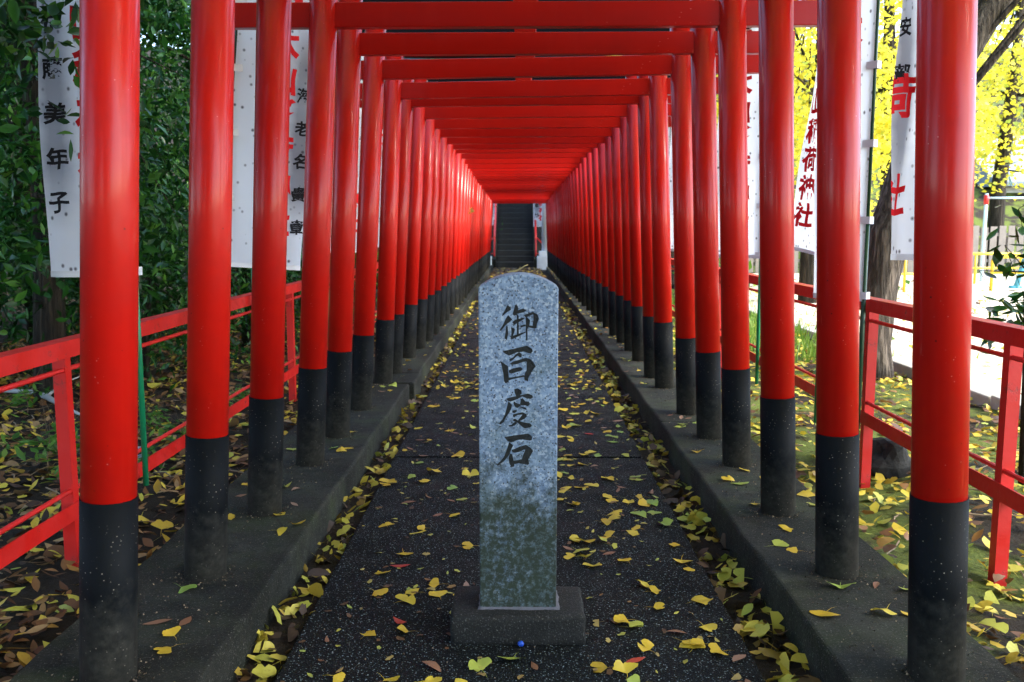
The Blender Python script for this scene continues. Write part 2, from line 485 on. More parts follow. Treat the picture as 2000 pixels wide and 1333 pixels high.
M['bead'] = mat_plain('blue_bead', (0.015, 0.07, 0.42), 0.3, 0.15, 60)
M['stalk'] = mat_plain('leaf_stalk', (0.50, 0.40, 0.17), 0.6, 0.15, 40)

# ------------------------------------------------------------------ the setting: ground, playground, path, kerbs
def hill(x, y):
    h = 0.0
    if y > 27.9:
        h = min((y - 27.9) * 0.49, 11)
    if x < -5.5:
        h = max(h, min((-5.5 - x) * 0.22, 2.2))
    return h

def gz(x, y):
    if abs(x) < 1.2 and y < 27.6:
        return -0.034 + 0.008 * math.sin(y * 5.3 + x)
    n = 0.018 * math.sin(x * 3.1 + y * 1.7) + 0.014 * math.sin(x * 5.3 - y * 4.1 + 1) + 0.010 * math.sin(y * 7.7 + x * 2.2)
    return -0.025 + n + hill(x, y)

xs = sorted(set([-300, -120, -60, -30, -20, -15, -12, -10, -8.5, -7.5, -6.8] + list(np.round(np.arange(-6.2, 6.3, 0.15), 3)) + [-1.22, -1.19, 1.19, 1.22] + [7, 8, 9, 11, 14, 18, 25, 40, 80, 150, 300]))
ys = sorted(set([-200, -80, -30, -12, -6, -3] + list(np.round(np.arange(-1.5, 14.1, 0.15), 3)) + list(np.arange(14.5, 27.6, 0.6)) + [27.85, 27.95, 28.5] + list(np.arange(29.5, 52, 1.5)) + [70, 120, 250, 600]))
V = [(x, y, gz(x, y)) for y in ys for x in xs]
nx = len(xs)
F = [(j * nx + i, j * nx + i + 1, (j + 1) * nx + i + 1, (j + 1) * nx + i) for j in range(len(ys) - 1) for i in range(nx - 1)]
g = link('ground', mesh('ground', V, F, True), M['soil'])
tag(g, kind='structure')

# playground sand lies a little higher than the soil, with an edging of pale stones
V, F = [], []
pgx = [3.35, 4, 5, 6, 8, 10, 14, 20, 30, 60]
pgy = list(np.arange(-6, 23.5, 1.0)) + [23.4]
for y in pgy:
    for x in pgx:
        V.append((x, y, 0.035))
n = len(pgx)
F = [(j * n + i, j * n + i + 1, (j + 1) * n + i + 1, (j + 1) * n + i) for j in range(len(pgy) - 1) for i in range(n - 1)]
tag(link('playground', mesh('playground', V, F), M['sand']), kind='structure')
edging = empty('playground_edging'); tag(edging, kind='structure')
M['edgestone'] = mat_plain('edge_stone', (0.34, 0.32, 0.29), 0.85, 0.25, 12, 0.3, 0.4, 60)
em = [box_me('edge_stone', -0.07, 0.07, -0.29, 0.29, -0.12, 0.075, 0.015, 2) for _ in range(2)]
for i in range(34):
    o = link('edge_stone', em[i % 2], M['edgestone'], edging)
    o.location = (3.28 + random.uniform(-.015, .015), 1.5 + i * 0.6, random.uniform(-.01, .012))
    o.rotation_euler = (0, 0, random.uniform(-.02, .02))

path = empty('path'); tag(path, kind='structure')
joints = [-0.6, 2.0, 4.63, 7.2, 9.8, 12.4, 15.0, 17.6, 20.2, 22.8, 25.4, 27.68]
for a, b in zip(joints[:-1], joints[1:]):
    bm = bmesh.new()
    box_bm(bm, -0.655, 0.668, a + 0.006, b - 0.006, -0.2, 0)
    bmesh.ops.bevel(bm, geom=bm.edges[:], offset=0.008, segments=2, affect='EDGES')
    me = bpy.data.meshes.new('path_slab'); bm.to_mesh(me); bm.free()
    o = link('slab', me, M['asphalt'], path)
    o.location.z = random.uniform(-.004, 0)

def kerb(name, inner, outer, blocks):
    k = empty(name); tag(k, kind='structure')
    for (a, b, dx, dz) in blocks:
        x0, x1 = (inner + dx, outer) if inner < outer else (outer, inner + dx)
        bm = bmesh.new()
        box_bm(bm, x0, x1, a, b, -0.2, 0.10 + dz)
        edge_x = inner + dx
        ed = [e for e in bm.edges if all(abs(v.co.x - edge_x) < 1e-5 and v.co.z > 0 for v in e.verts)]
        bmesh.ops.bevel(bm, geom=ed, offset=0.014, segments=3, affect='EDGES', profile=0.5)
        ed = [e for e in bm.edges if e.calc_face_angle(0) > 0.6]
        bmesh.ops.bevel(bm, geom=ed, offset=0.006, segments=1, affect='EDGES')
        nseg = max(2, int((b - a) / 0.25))
        for q in range(1, nseg):
            yy = a + (b - a) * q / nseg
            bmesh.ops.bisect_plane(bm, geom=bm.verts[:] + bm.edges[:] + bm.faces[:], plane_co=(0, yy, 0), plane_no=(0, 1, 0))
        for v in bm.verts:
            if v.co.z > 0:
                v.co.x += 0.004 * math.sin(v.co.y * 5.1 + inner) + 0.003 * math.sin(v.co.y * 13.3)
        me = bpy.data.meshes.new('kerb_slab'); bm.to_mesh(me); bm.free()
        for p in me.polygons: p.use_smooth = False
        link('slab', me, M['concrete'], k)
    return k
lb = [(-0.8, 6.30, 0, 0), (6.32, 6.74, .035, .006), (6.80, 9.9, .02, 0)]
lb += [(9.91 + i * 3.0, 12.9 + i * 3.0, .02, 0) for i in range(6)]
kerb('kerb_left', -0.775, -1.25, lb)
rb = [(-0.8, 2.06, 0, -.004), (2.07, 5.05, 0, 0), (5.06, 8.05, .005, 0)] + [(8.06 + i * 3.0, 11.05 + i * 3.0, .01, -.002) for i in range(6)]
kerb('kerb_right', 0.815, 1.24, rb)

# ------------------------------------------------------------------ torii gates
RB = [(1.04, 2.11), (1.03, 2.78), (1.02, 3.40), (1.03, 4.11), (1.02, 4.67), (1.02, 5.28), (1.025, 6.17), (1.01, 6.60), (1.03, 7.46), (1.035, 8.07), (1.03, 8.66), (1.02, 9.26), (1.02, 9.99), (1.01, 10.64), (1.0, 11.36), (0.995, 12.10), (0.985, 12.85)]
LB = [(-1.012, 2.09), (-1.0, 2.75), (-0.99, 3.39), (-0.98, 4.12), (-0.965, 4.69), (-0.965, 5.41), (-0.965, 6.34), (-0.95, 6.76), (-0.945, 7.62), (-0.92, 8.22), (-0.90, 8.76), (-0.895, 9.40), (-0.895, 10.15), (-0.89, 10.78), (-0.89, 11.6), (-0.885, 12.3), (-0.88, 13.0)]
y = 13.5
while y < 26.5:
    t_ = (y - 13.5) / 13
    RB.append((0.975 - 0.03 * t_ + random.uniform(-.012, .012), y))
    LB.append((-0.88 + random.uniform(-.012, .012), y + random.uniform(0, .08)))
    y += 0.62 + random.uniform(-.05, .05)
PR = 0.0635
post_me = cyl_me('torii_post', PR, PR * 0.97, 0.0, 2.34, 32)
sleeve_me = cyl_me('post_foot', PR + .0022, PR + .0022, 0.0, 0.475, 32, True, 1)
nuki_me = box_me('nuki', -0.5, 0.5, -0.027, 0.027, 0, 0.107, 0.004, 2)
strut_me = box_me('strut', -0.055, 0.055, -0.022, 0.022, 0, 0.25, 0.003, 1)
for m_, k_ in ((post_me, 'lacquer'), (sleeve_me, 'foot'), (nuki_me, 'lacquer'), (strut_me, 'lacquer')):
    m_.materials.append(M[k_])
# kasagi: top lintel with upturned ends
def kasagi_mesh():
    V, F = [], []
    n = 16
    prof = [(-.06, 0), (.06, 0), (.075, .10), (0, .125), (-.075, .10)]
    for i in range(n + 1):
        u = -1 + 2 * i / n
        zz = 0.07 * abs(u) ** 2.6
        for (py, pz) in prof:
            V.append((u * 1.5 + (0.03 * (pz / .1) * (1 if u > 0 else -1) if abs(u) == 1 else 0), py, zz + pz))
    k = len(prof)
    for i in range(n):
        for j in range(k):
            F.append((i * k + j, i * k + (j + 1) % k, (i + 1) * k + (j + 1) % k, (i + 1) * k + j))
    F.append(tuple(range(k))); F.append(tuple(n * k + j for j in range(k - 1, -1, -1)))
    me = mesh('kasagi', V, F)
    bm = bmesh.new(); bm.from_mesh(me); bmesh.ops.recalc_face_normals(bm, faces=bm.faces[:]); bm.to_mesh(me); bm.free()
    me.materials.append(M['kasagi'])
    return me
kasagi_me = kasagi_mesh()
ORD = ['first', 'second', 'third', 'fourth', 'fifth', 'sixth', 'seventh', 'eighth', 'ninth', 'tenth', 'eleventh', 'twelfth', 'thirteenth', 'fourteenth', 'fifteenth', 'sixteenth', 'seventeenth', 'eighteenth', 'nineteenth', 'twentieth']
# two of the gates (index 0) stand this side of the carved pillar, all others beyond it
for i, ((xr, yr), (xl, yl)) in enumerate(zip(RB, LB)):
    yc = (yl + yr) / 2
    tor = empty('torii_gate', ((xl + xr) / 2, yc, 0.085))
    if i == 0:
        lab = 'red torii gate with black post feet, the one standing before the carved granite pillar'
    elif i <= 20:
        lab = 'red torii gate with black post feet, %s in the row beyond the carved pillar' % ORD[i - 1]
    elif i == len(RB) - 1:
        lab = 'red torii gate closing the tunnel, last of the row before the stone stairs'
    elif i >= len(RB) - 8:
        lab = 'red torii gate deep in the tunnel, %s counted back from the stone stairs' % ORD[len(RB) - 1 - i]
    else:
        lab = 'red torii gate standing deep in the tunnel, posts almost touching its neighbours'
    tag(tor, lab, 'torii', 'red torii gates forming the tunnel')
    ZB = {3: 2.083, 4: 2.071, 5: 2.070, 6: 2.086, 7: 2.086, 8: 2.102, 9: 2.084, 10: 2.064, 11: 2.058, 12: 2.072}
    zb = ZB.get(i, 2.081 - 0.0095 * max(0, yc - 10) + random.uniform(-.008, .008))
    h = zb - 0.085
    tops = []
    for (x, yy, lean) in ((xl, yl, 0.056), (xr, yr, -0.042)):
        lean += random.uniform(-.004, .004)
        p = link('post', post_me, None, tor)
        p.location = (x - (xl + xr) / 2, yy - yc, 0)
        p.rotation_euler = (random.uniform(-.004, .004), math.atan(lean), 0)
        s_ = link('black_foot', sleeve_me, None, p)
        s_.rotation_euler = (0, 0, random.uniform(0, 6.28))
        tops.append((x + lean * h - (xl + xr) / 2, yy - yc))
    (ax, ay), (bx, by) = tops
    rz = math.atan2(by - ay, bx - ax)
    nk = link('tie_beam', nuki_me, None, tor)
    nk.scale = ((bx - ax) + 0.90, 1, 1)
    nk.location = ((ax + bx) / 2, (ay + by) / 2, h)
    nk.rotation_euler = (0, random.uniform(-.003, .003), rz)
    st = link('centre_strut', strut_me, None, tor)
    st.location = ((ax + bx) / 2 + random.uniform(-.01, .01), (ay + by) / 2, h + 0.105)
    st.rotation_euler = (0, 0, rz)
    ks = link('top_lintel', kasagi_me, None, tor)
    ks.location = ((ax + bx) / 2, (ay + by) / 2, h + 0.345)
    ks.rotation_euler = (0, 0, rz)

# ------------------------------------------------------------------ carved granite pillar
SX0, SX1, SY0, SY1, SZ0 = -0.1115, 0.1155, 2.531, 2.655, 0.083
# strokes traced as outlines in carving units (y down); each glyph: origin row, list of outlines
GLYPHS = [
 (0, [[(250,130),(290,165),(295,195),(240,225),(170,285),(165,275),(205,210)],
  [(255,275),(315,335),(280,365),(220,410),(140,500),(125,495),(185,410),(215,340)],
  [(225,430),(245,440),(250,550),(235,640),(205,605),(220,520)],
  [(365,130),(400,145),(408,190),(385,215),(385,270),(350,280),(325,260),(345,200)],
  [(380,215),(485,180),(525,205),(490,230),(400,250),(370,240)],
  [(320,375),(365,345),(480,315),(505,325),(440,360),(380,390),(350,415)],
  [(388,255),(412,285),(414,555),(390,565),(392,300)],
  [(440,430),(515,410),(520,430),(480,440),(450,455)],
  [(300,450),(355,480),(345,520),(325,580),(305,575),(310,500)],
  [(285,585),(320,580),(400,555),(520,515),(520,525),(420,575),(310,625)],
  [(526,290),(585,350),(575,430),(548,470),(546,640),(530,645),(528,470)],
  [(495,275),(635,228),(645,255),(560,290),(525,305)],
  [(635,228),(700,270),(720,325),(690,400),(685,460),(655,470),(630,420),(645,340),(642,255)],
  [(560,445),(560,425),(620,430),(655,440),(650,465),(600,455)]]),
 (0, [[(170,800),(330,770),(540,722),(620,765),(630,800),(600,830),(540,815),(500,800),(380,815),(270,860),(210,835)],
  [(420,818),(462,840),(460,880),(440,890),(400,860),(310,935),(280,935),(275,915),(330,895),(370,850)],
  [(140,945),(250,1020),(250,1085),(265,1210),(255,1255),(215,1270),(195,1240),(185,1130)],
  [(280,985),(330,955),(530,898),(560,905),(540,950),(480,950),(390,985),(310,995)],
  [(530,898),(590,915),(640,960),(675,1020),(640,1060),(605,1110),(560,1200),(560,1235),(520,1230),(505,1210),(515,1120),(545,1080),(540,950)],
  [(265,1085),(330,1055),(440,1035),(480,1060),(450,1085),(370,1105),(300,1125),(270,1110)],
  [(265,1190),(330,1185),(500,1155),(505,1175),(420,1185),(330,1205),(270,1225)]]),
 (1334, [[(350,25),(400,15),(455,45),(460,85),(430,115),(380,125),(360,80)],
  [(225,165),(330,140),(460,115),(560,92),(620,115),(635,140),(600,165),(530,150),(470,125),(400,165),(290,205),(250,195)],
  [(260,205),(310,255),(300,310),(270,370),(215,440),(185,510),(135,548),(110,535),(165,480),(205,410),(235,310)],
  [(340,205),(395,240),(440,250),(440,270),(400,300),(370,290),(345,250)],
  [(450,165),(485,170),(520,210),(570,210),(590,245),(560,275),(520,260),(460,260),(440,245),(450,205)],
  [(440,280),(520,300),(545,325),(520,325),(460,300)],
  [(320,345),(370,335),(385,355),(355,375),(325,370)],
  [(335,400),(400,385),(480,370),(530,395),(540,430),(500,465),(430,495),(410,485),(450,440),(480,400),(390,405),(350,440),(330,430)],
  [(320,480),(360,465),(400,490),(470,515),(590,535),(618,560),(600,590),(510,605),(460,570),(390,510),(340,495)],
  [(390,505),(380,540),(330,570),(270,580),(262,565),(310,555),(350,520)]]),
 (1334, [[(195,738),(350,715),(560,688),(600,710),(625,740),(615,785),(560,780),(480,770),(400,775),(300,815),(250,800)],
  [(270,815),(330,860),(300,920),(270,1000),(200,1085),(140,1130),(95,1170),(75,1155),(130,1110),(190,1040),(230,950)],
  [(310,935),(430,885),(530,858),(560,870),(545,920),(490,925),(420,960),(350,970),(310,950)],
  [(530,858),(600,900),(640,945),(600,1010),(570,1060),(560,1075),(470,1065),(490,1010),(520,940)],
  [(285,985),(315,1000),(330,1080),(350,1130),(345,1180),(305,1190),(275,1130),(265,1050)],
  [(335,1095),(420,1085),(500,1065),(570,1080),(575,1140),(560,1155),(500,1140),(420,1125),(350,1140)]]),
]
def thicken(poly, d):
    n = len(poly)
    area = sum(poly[i][0] * poly[(i + 1) % n][1] - poly[(i + 1) % n][0] * poly[i][1] for i in range(n))
    sg = 1 if area > 0 else -1
    out = []
    for i in range(n):
        ax, ay = poly[i - 1]; bx, by = poly[i]; cx, cy = poly[(i + 1) % n]
        e1 = Vector((bx - ax, by - ay)).normalized(); e2 = Vector((cx - bx, cy - by)).normalized()
        nn = Vector((e1.y + e2.y, -e1.x - e2.x)) * sg
        if nn.length < 1e-3: nn = Vector((e1.y, -e1.x)) * sg
        nn.normalize()
        out.append((bx + nn.x * d, by + nn.y * d))
    return out
GLYPHS = [(r0, [thicken(p, 5) for p in ps]) for r0, ps in GLYPHS]
def carve_xz(cx, cy):
    u = 960 + cx / 7.845
    v = 580 + cy / 7.845
    return (u - 1010.9) / 684.0, 1.0097 - (v - 580) / 648.0

pillar = empty('carved_pillar', (0, SY0, 0))
tag(pillar, 'carved granite pillar with four dark characters standing on a block in the path', 'stone pillar')
V, F = [], []
arc = 14
W = SX1 - SX0
zs, za = 1.034, 1.072
outline = [(SX0 + .001, SZ0 - .02), (SX1 - .001, SZ0 - .02), (SX1, zs)]
for k in range(1, arc):
    t_ = 1 - k / arc
    u = (t_ - 0.5) * 2
    outline.append((SX0 + W * t_, zs + (za - zs) * (1 - abs(u) ** 2.1)))
outline.append((SX0, zs))
nO = len(outline)
for yy in (0, SY1 - SY0):
    for (x, z) in outline:
        V.append((x, yy, z))
F = [tuple(range(nO)), tuple(range(2 * nO - 1, nO - 1, -1))]
for k in range(nO):
    k2 = (k + 1) % nO
    F.append((k, nO + k, nO + k2, k2))
bm = bmesh.new()
bvs = [bm.verts.new(v) for v in V]
for f in F: bm.faces.new([bvs[i] for i in f])
bmesh.ops.recalc_face_normals(bm, faces=bm.faces[:])
ed = [e for e in bm.edges if e.calc_face_angle(0) > 0.9]
bmesh.ops.bevel(bm, geom=ed, offset=0.0036, segments=2, affect='EDGES', profile=0.5)
shaft_me = bpy.data.meshes.new('pillar_shaft'); bm.to_mesh(shaft_me); bm.free()
# cutters
bm = bmesh.new()
for gi, (row, outs) in enumerate(GLYPHS):
    for si, poly in enumerate(outs):
        pts = [carve_xz(px_, py_ + row) for px_, py_ in poly]
        cx = sum(p[0] for p in pts) / len(pts); cz = sum(p[1] for p in pts) / len(pts)
        d0, d1 = -0.004, 0.0078 + 0.00013 * si
        a = [bm.verts.new((x, d0, z)) for x, z in pts]
        b = [bm.verts.new((x + (cx - x) * 0.02, d1, z + (cz - z) * 0.02)) for x, z in pts]
        n = len(a)
        fs = [bm.faces.new(a), bm.faces.new(b[::-1])]
        for k in range(n):
            fs.append(bm.faces.new((a[k], b[k], b[(k + 1) % n], a[(k + 1) % n])))
        bmesh.ops.recalc_face_normals(bm, faces=fs)
cut_me = bpy.data.meshes.new('cut'); bm.to_mesh(cut_me); bm.free()
cut_ob = bpy.data.objects.new('cut', cut_me); col.objects.link(cut_ob)
shaft = link('shaft', shaft_me, M['granite'])
md = shaft.modifiers.new('carve', 'BOOLEAN')
md.operation = 'DIFFERENCE'; md.object = cut_ob; md.solver = 'EXACT'; md.use_self = True
dg = bpy.context.evaluated_depsgraph_get()
carved = bpy.data.meshes.new_from_object(shaft.evaluated_get(dg))
shaft.modifiers.clear()
if len(carved.vertices) > 100:
    shaft.data = carved
    carved.name = 'pillar_shaft_carved'
    carved.materials.clear(); carved.materials.append(M['granite'])
bpy.data.objects.remove(cut_ob)
shaft.parent = pillar
tag(shaft, 'bluish granite shaft with arched top, green algae below')
for gi, (row, outs) in enumerate(GLYPHS):
    bm = bmesh.new()
    for si, poly in enumerate(outs):
        pts = [carve_xz(px_, py_ + row) for px_, py_ in poly]
        dd = 0.0010 + 0.00012 * si
        fc = bm.faces.new([bm.verts.new((x, dd, z)) for x, z in pts])
        if fc.calc_center_median() and fc.normal.y > 0: fc.normal_flip()
        fc.normal_update()
        if fc.normal.y > 0: fc.normal_flip()
        bmesh.ops.inset_region(bm, faces=[fc], thickness=0.0021, depth=-0.0040, use_even_offset=False)
    lme = bpy.data.meshes.new('carved_character'); bm.to_mesh(lme); bm.free()
    c_ = link('carved_character', lme, M['carve'], pillar)
bm = bmesh.new()
box_bm(bm, -0.196, 0.199, 0, 0.235, -0.01, SZ0)
bmesh.ops.bevel(bm, geom=[e for e in bm.edges if all(v.co.z > 0 for v in e.verts) or abs(e.verts[0].co.z - e.verts[1].co.z) > .05], offset=0.014, segments=3, affect='EDGES', profile=0.5)
bmesh.ops.triangulate(bm, faces=bm.faces[:])
bmesh.ops.subdivide_edges(bm, edges=bm.edges[:], cuts=3, use_grid_fill=True)
for v in bm.verts:
    s_ = 0.004
    v.co += Vector((math.sin(v.co.y * 60 + v.co.z * 90), math.sin(v.co.x * 55 + v.co.z * 70), math.sin(v.co.x * 47 + v.co.y * 66) * 0.6)) * s_ * 0.5
me = bpy.data.meshes.new('pillar_base'); bm.to_mesh(me); bm.free()
for p in me.polygons: p.use_smooth = True
b_ = link('base_block', me, M['base'], pillar)
b_.location = (0, 2.478 - SY0, 0)
tag(b_, 'rough dark stone block under the shaft')
# mortar bead round the shaft's foot
V, F = [], []
pts = []
for k in range(20): pts.append((SX0 + W * k / 20, 0))
for k in range(10): pts.append((SX1, (SY1 - SY0) * k / 10))
for k in range(20): pts.append((SX1 - W * k / 20, SY1 - SY0))
for k in range(10): pts.append((SX0, (SY1 - SY0) * (1 - k / 10)))
cxm, cym = (SX0 + SX1) / 2, (SY1 - SY0) / 2
for (x, yy) in pts:
    wd = random.uniform(0.0, 0.005) + (0.006 if x > SX1 - .01 else 0)
    dx, dy = (x - cxm), (yy - cym)
    nxn = (1 if dx > 0 else -1) if abs(abs(dx) - W / 2) < 1e-4 else 0
    nyn = (1 if dy > 0 else -1) if abs(abs(dy) - (SY1 - SY0) / 2) < 1e-4 else 0
    V += [(x - nxn * .004, yy - nyn * .004, SZ0 + .007), (x + nxn * wd * .6, yy + nyn * wd * .6, SZ0 + .005 + random.uniform(0, .002)), (x + nxn * (wd + .003), yy + nyn * (wd + .003), SZ0 - .003)]
n = len(pts)
for k in range(n):
    k2 = (k + 1) % n
    for j in range(2):
        F.append((k * 3 + j, k * 3 + j + 1, k2 * 3 + j + 1, k2 * 3 + j))
link('mortar_joint', mesh('mortar', V, F, True), M['mortar'], pillar)

# ------------------------------------------------------------------ leaves: templates
def ginkgo_template(curl=0.5, notch=0.5, fold=0.0, seed=0, stalk=True):
    r_ = random.Random(seed)
    V = [(0, 0, 0)]
    n = 10
    half = R(r_.uniform(58, 92))
    for k in range(n + 1):
        a = -half + 2 * half * k / n
        rad = 1.0 * (1 - 0.10 * (abs(a) / half) ** 2) * (1 + r_.uniform(-.06, .06))
        if k == n // 2: rad *= (1 - notch * 0.55)
        if k in (n // 2 - 1, n // 2 + 1): rad *= (1 - notch * 0.08)
        x, y_ = rad * math.sin(a), rad * math.cos(a)
        z = curl * 0.35 * (y_ ** 2) * 0.6 + fold * abs(x) * 0.5 + r_.uniform(-.03, .05)
        V.append((x, y_, z))
    F = [(0, k + 1, k + 2) if False else (0, k + 2, k + 1) for k in range(n)]
    if stalk:
        b = len(V)
        bx = r_.uniform(-.35, .35)
        V += [(-.022, 0, .0), (.022, 0, .0), (bx * .4 - .018, -.45, .06), (bx * .4 + .018, -.45, .06), (bx, -.9, .03)]
        F += [(0, b, b + 2), (0, b + 2, b + 3), (0, b + 3, b + 1), (b + 2, b + 4, b + 3)]
    V = np.array(V, float)
    V[:, 2] -= V[:, 2].min()
    return V * 0.62, np.array(F)

def rich_ginkgo(curl, notch, fold, seed):
    r_ = random.Random(seed + 100)
    n = 16
    half = R(r_.uniform(58, 90))
    skew = r_.uniform(-.12, .12)
    V = [(0, 0, 0)]
    ph_ = r_.uniform(0, 6)
    for ring, rr in enumerate((.38, .72, 1.0)):
        for k in range(n + 1):
            a = -half + 2 * half * k / n
            rad = rr * (1 - 0.12 * (abs(a) / half) ** 2) * (1 + skew * a)
            if ring == 2:
                rad *= 1 + r_.uniform(-.05, .05) + .04 * math.sin(a * 5 + ph_)
                if r_.random() < .08: rad *= .86
            if k == n // 2: rad *= 1 - notch * (.0, .18, .55)[ring]
            x, y_ = rad * math.sin(a), rad * math.cos(a)
            z = curl * .30 * y_ * y_ + fold * abs(x) * .45 + (.06 * rr * rr) * math.sin(a * 4 + ph_) + r_.uniform(-.012, .012) * rr
            V.append((x, y_, z))
    F = [(0, k + 2, k + 1) for k in range(n)]
    for ring in range(2):
        o = 1 + ring * (n + 1); p = o + n + 1
        for k in range(n):
            F += [(o + k, o + k + 1, p + k + 1), (o + k, p + k + 1, p + k)]
    b = len(V); bx = r_.uniform(-.45, .45)
    V += [(-.020, 0, .0), (.020, 0, .0), (bx * .35 - .016, -.45, .07), (bx * .35 + .016, -.45, .07), (bx, -.95, .03)]
    F += [(0, b, b + 2), (0, b + 2, b + 3), (0, b + 3, b + 1), (b + 2, b + 4, b + 3)]
    V = np.array(V, float); V[:, 2] -= V[:, 2].min()
    return V * .62, np.array(F)

def oval_template(width=0.36, curl=0.3, fold=0.25, seed=0):
    r_ = random.Random(seed)
    V, F = [], []
    n = 4
    ws = [0.0, 0.72, 1.0, 0.66, 0.0]
    for k in range(n + 1):
        t_ = k / n
        y_ = t_ - 0.5
        zc = curl * (y_ ** 2) + r_.uniform(-.01, .01)
        V.append((0, y_, zc))
    L0 = len(V)
    for k in range(1, n):
        V.append((-width * ws[k] / 2, k / n - 0.5, V[k][2] + fold * width * ws[k] / 2))
    R0 = len(V)
    for k in range(1, n):
        V.append((width * ws[k] / 2, k / n - 0.5, V[k][2] + fold * width * ws[k] / 2))
    for base, flip in ((L0, False), (R0, True)):
        side = [0] + [base + k for k in range(n - 1)] + [n]
        mid = list(range(n + 1))
        tris = []
        tris.append((mid[0], mid[1], side[1]))
        for k in range(1, n - 1):
            tris.append((side[k], mid[k], mid[k + 1])); tris.append((side[k], mid[k + 1], side[k + 1]))
        tris.append((side[n - 1], mid[n - 1], mid[n]))
        F += [t[::-1] if flip else t for t in tris]
    V = np.array(V, float)
    V[:, 2] -= V[:, 2].min()
    return V, np.array(F)

def small_leaf(width=0.45, fold=0.3):
    V = np.array([(0, -.5, 0), (-width / 2, 0.02, fold * width / 2), (width / 2, 0.02, fold * width / 2), (0, .5, -.06), (0, 0.0, 0)], float)
    return V, np.array([(0, 4, 1), (1, 4, 3), (0, 2, 4), (4, 2, 3)])

def fan_leaf():
    V = np.array([(0, -.15, 0), (-.48, .30, .05), (-.2, .50, -.03), (.2, .48, .04), (.48, .28, -.02)], float)
    return V, np.array([(0, 2, 1), (0, 3, 2), (0, 4, 3)])

def rot_mats(yaw, tx, ty):
    cz, sz = np.cos(yaw), np.sin(yaw); cx, sx = np.cos(tx), np.sin(tx); cy, sy = np.cos(ty), np.sin(ty)
    z0 = np.zeros_like(yaw); o1 = np.ones_like(yaw)
    Rz = np.stack([np.stack([cz, -sz, z0], -1), np.stack([sz, cz, z0], -1), np.stack([z0, z0, o1], -1)], -2)
    Rx = np.stack([np.stack([o1, z0, z0], -1), np.stack([z0, cx, -sx], -1), np.stack([z0, sx, cx], -1)], -2)
    Ry = np.stack([np.stack([cy, z0, sy], -1), np.stack([z0, o1, z0], -1), np.stack([-sy, z0, cy], -1)], -2)
    return Rx @ Ry @ Rz if False else np.matmul(np.matmul(Rz, Rx), Ry)

def cloud(templates, pos, tilt, scale, weights=None):
    """one mesh (V, F) of many leaves; templates cycled at random"""
    N = len(pos)
    which = rng.choice(len(templates), N, p=weights)
    Vs, Fs, off = [], [], 0
    for ti, (tv, tf) in enumerate(templates):
        idx = np.where(which == ti)[0]
        k = len(idx)
        if not k: continue
        Rm = rot_mats(rng.uniform(0, 2 * np.pi, k), rng.normal(0, tilt, k), rng.normal(0, tilt, k))
        v = np.einsum('nij,vj->nvi', Rm, tv) * scale[idx][:, None, None] + pos[idx][:, None, :]
        f = tf[None] + (np.arange(k) * len(tv))[:, None, None] + off
        Vs.append(v.reshape(-1, 3)); Fs.append(f.reshape(-1, 3)); off += k * len(tv)
    return np.concatenate(Vs), np.concatenate(Fs)

GT = [ginkgo_template(random.uniform(-.5, 1.1), random.choice((0, .1, .2, .5, .9)), random.uniform(-.3, .8), s) for s in range(8)]
OT = [oval_template(random.uniform(.3, .5), random.uniform(-.3, .5), random.uniform(-.2, .5), s) for s in range(5)]
SL = [small_leaf(.42, .3), small_leaf(.34, .5)]
FL = [fan_leaf()]

# ------------------------------------------------------------------ loose leaf litter (uncountable)
def gz_arr(P):
    return np.array([gz(a, b) for a, b in P])
def litter(name, n, xr, yr, mat, label, size=(0.035, 0.075), gw=0.6, zoff=0.004, tilt=0.32, bias=2.0, pile=0.03):
    yy = yr[0] + (yr[1] - yr[0]) * rng.random(n) ** bias
    xx = rng.uniform(xr[0], xr[1], n)
    P = np.stack([xx, yy], -1)
    z = gz_arr(P) + zoff + rng.random(n) * pile
    pos = np.column_stack([P, z])
    T = GT + OT
    w = np.array([gw / len(GT)] * len(GT) + [(1 - gw) / len(OT)] * len(OT))
    sc = rng.uniform(size[0], size[1], n)
    Vv, Ff = cloud(T, pos, tilt, sc, w)
    o = link(name, np_mesh(name, Vv, Ff), mat)
    tag(o, label, 'leaf litter', kind='stuff')
    return o
litter('forest_floor_litter', 17000, (-5.5, -1.235), (1.6, 13), M['litter'], 'brown and yellow leaf litter covering the forest floor behind the fence', (0.04, .095), .30, bias=1.5)
litter('mossy_ground_litter', 6000, (1.25, 3.25), (1.4, 14), M['litter_bright'], 'yellow ginkgo leaves strewn on the mossy ground by the playground', (0.035, .08), .72, bias=1.6)
lp = litter('playground_litter', 2200, (3.4, 9), (3.5, 20), M['litter_bright'], 'scattered yellow leaves on the pale sand of the playground', (0.04, .08), .8, bias=1.2)
for v in lp.data.vertices: v.co.z = max(v.co.z, 0.037) if v.co.z > 0.037 else v.co.z + 0.07
litter('gutter_leaves_forest_side', 620, (-0.77, -0.66), (1.4, 15), M['litter_gutter'], 'yellow and brown leaves filling the gutter on the forest side', (0.03, .07), .75, tilt=.5, bias=1.7, pile=.025)
litter('gutter_leaves_playground_side', 850, (0.675, 0.805), (1.4, 15), M['litter_gutter'], 'yellow leaves filling the gutter on the playground side', (0.03, .075), .85, tilt=.5, bias=1.7, pile=.03)

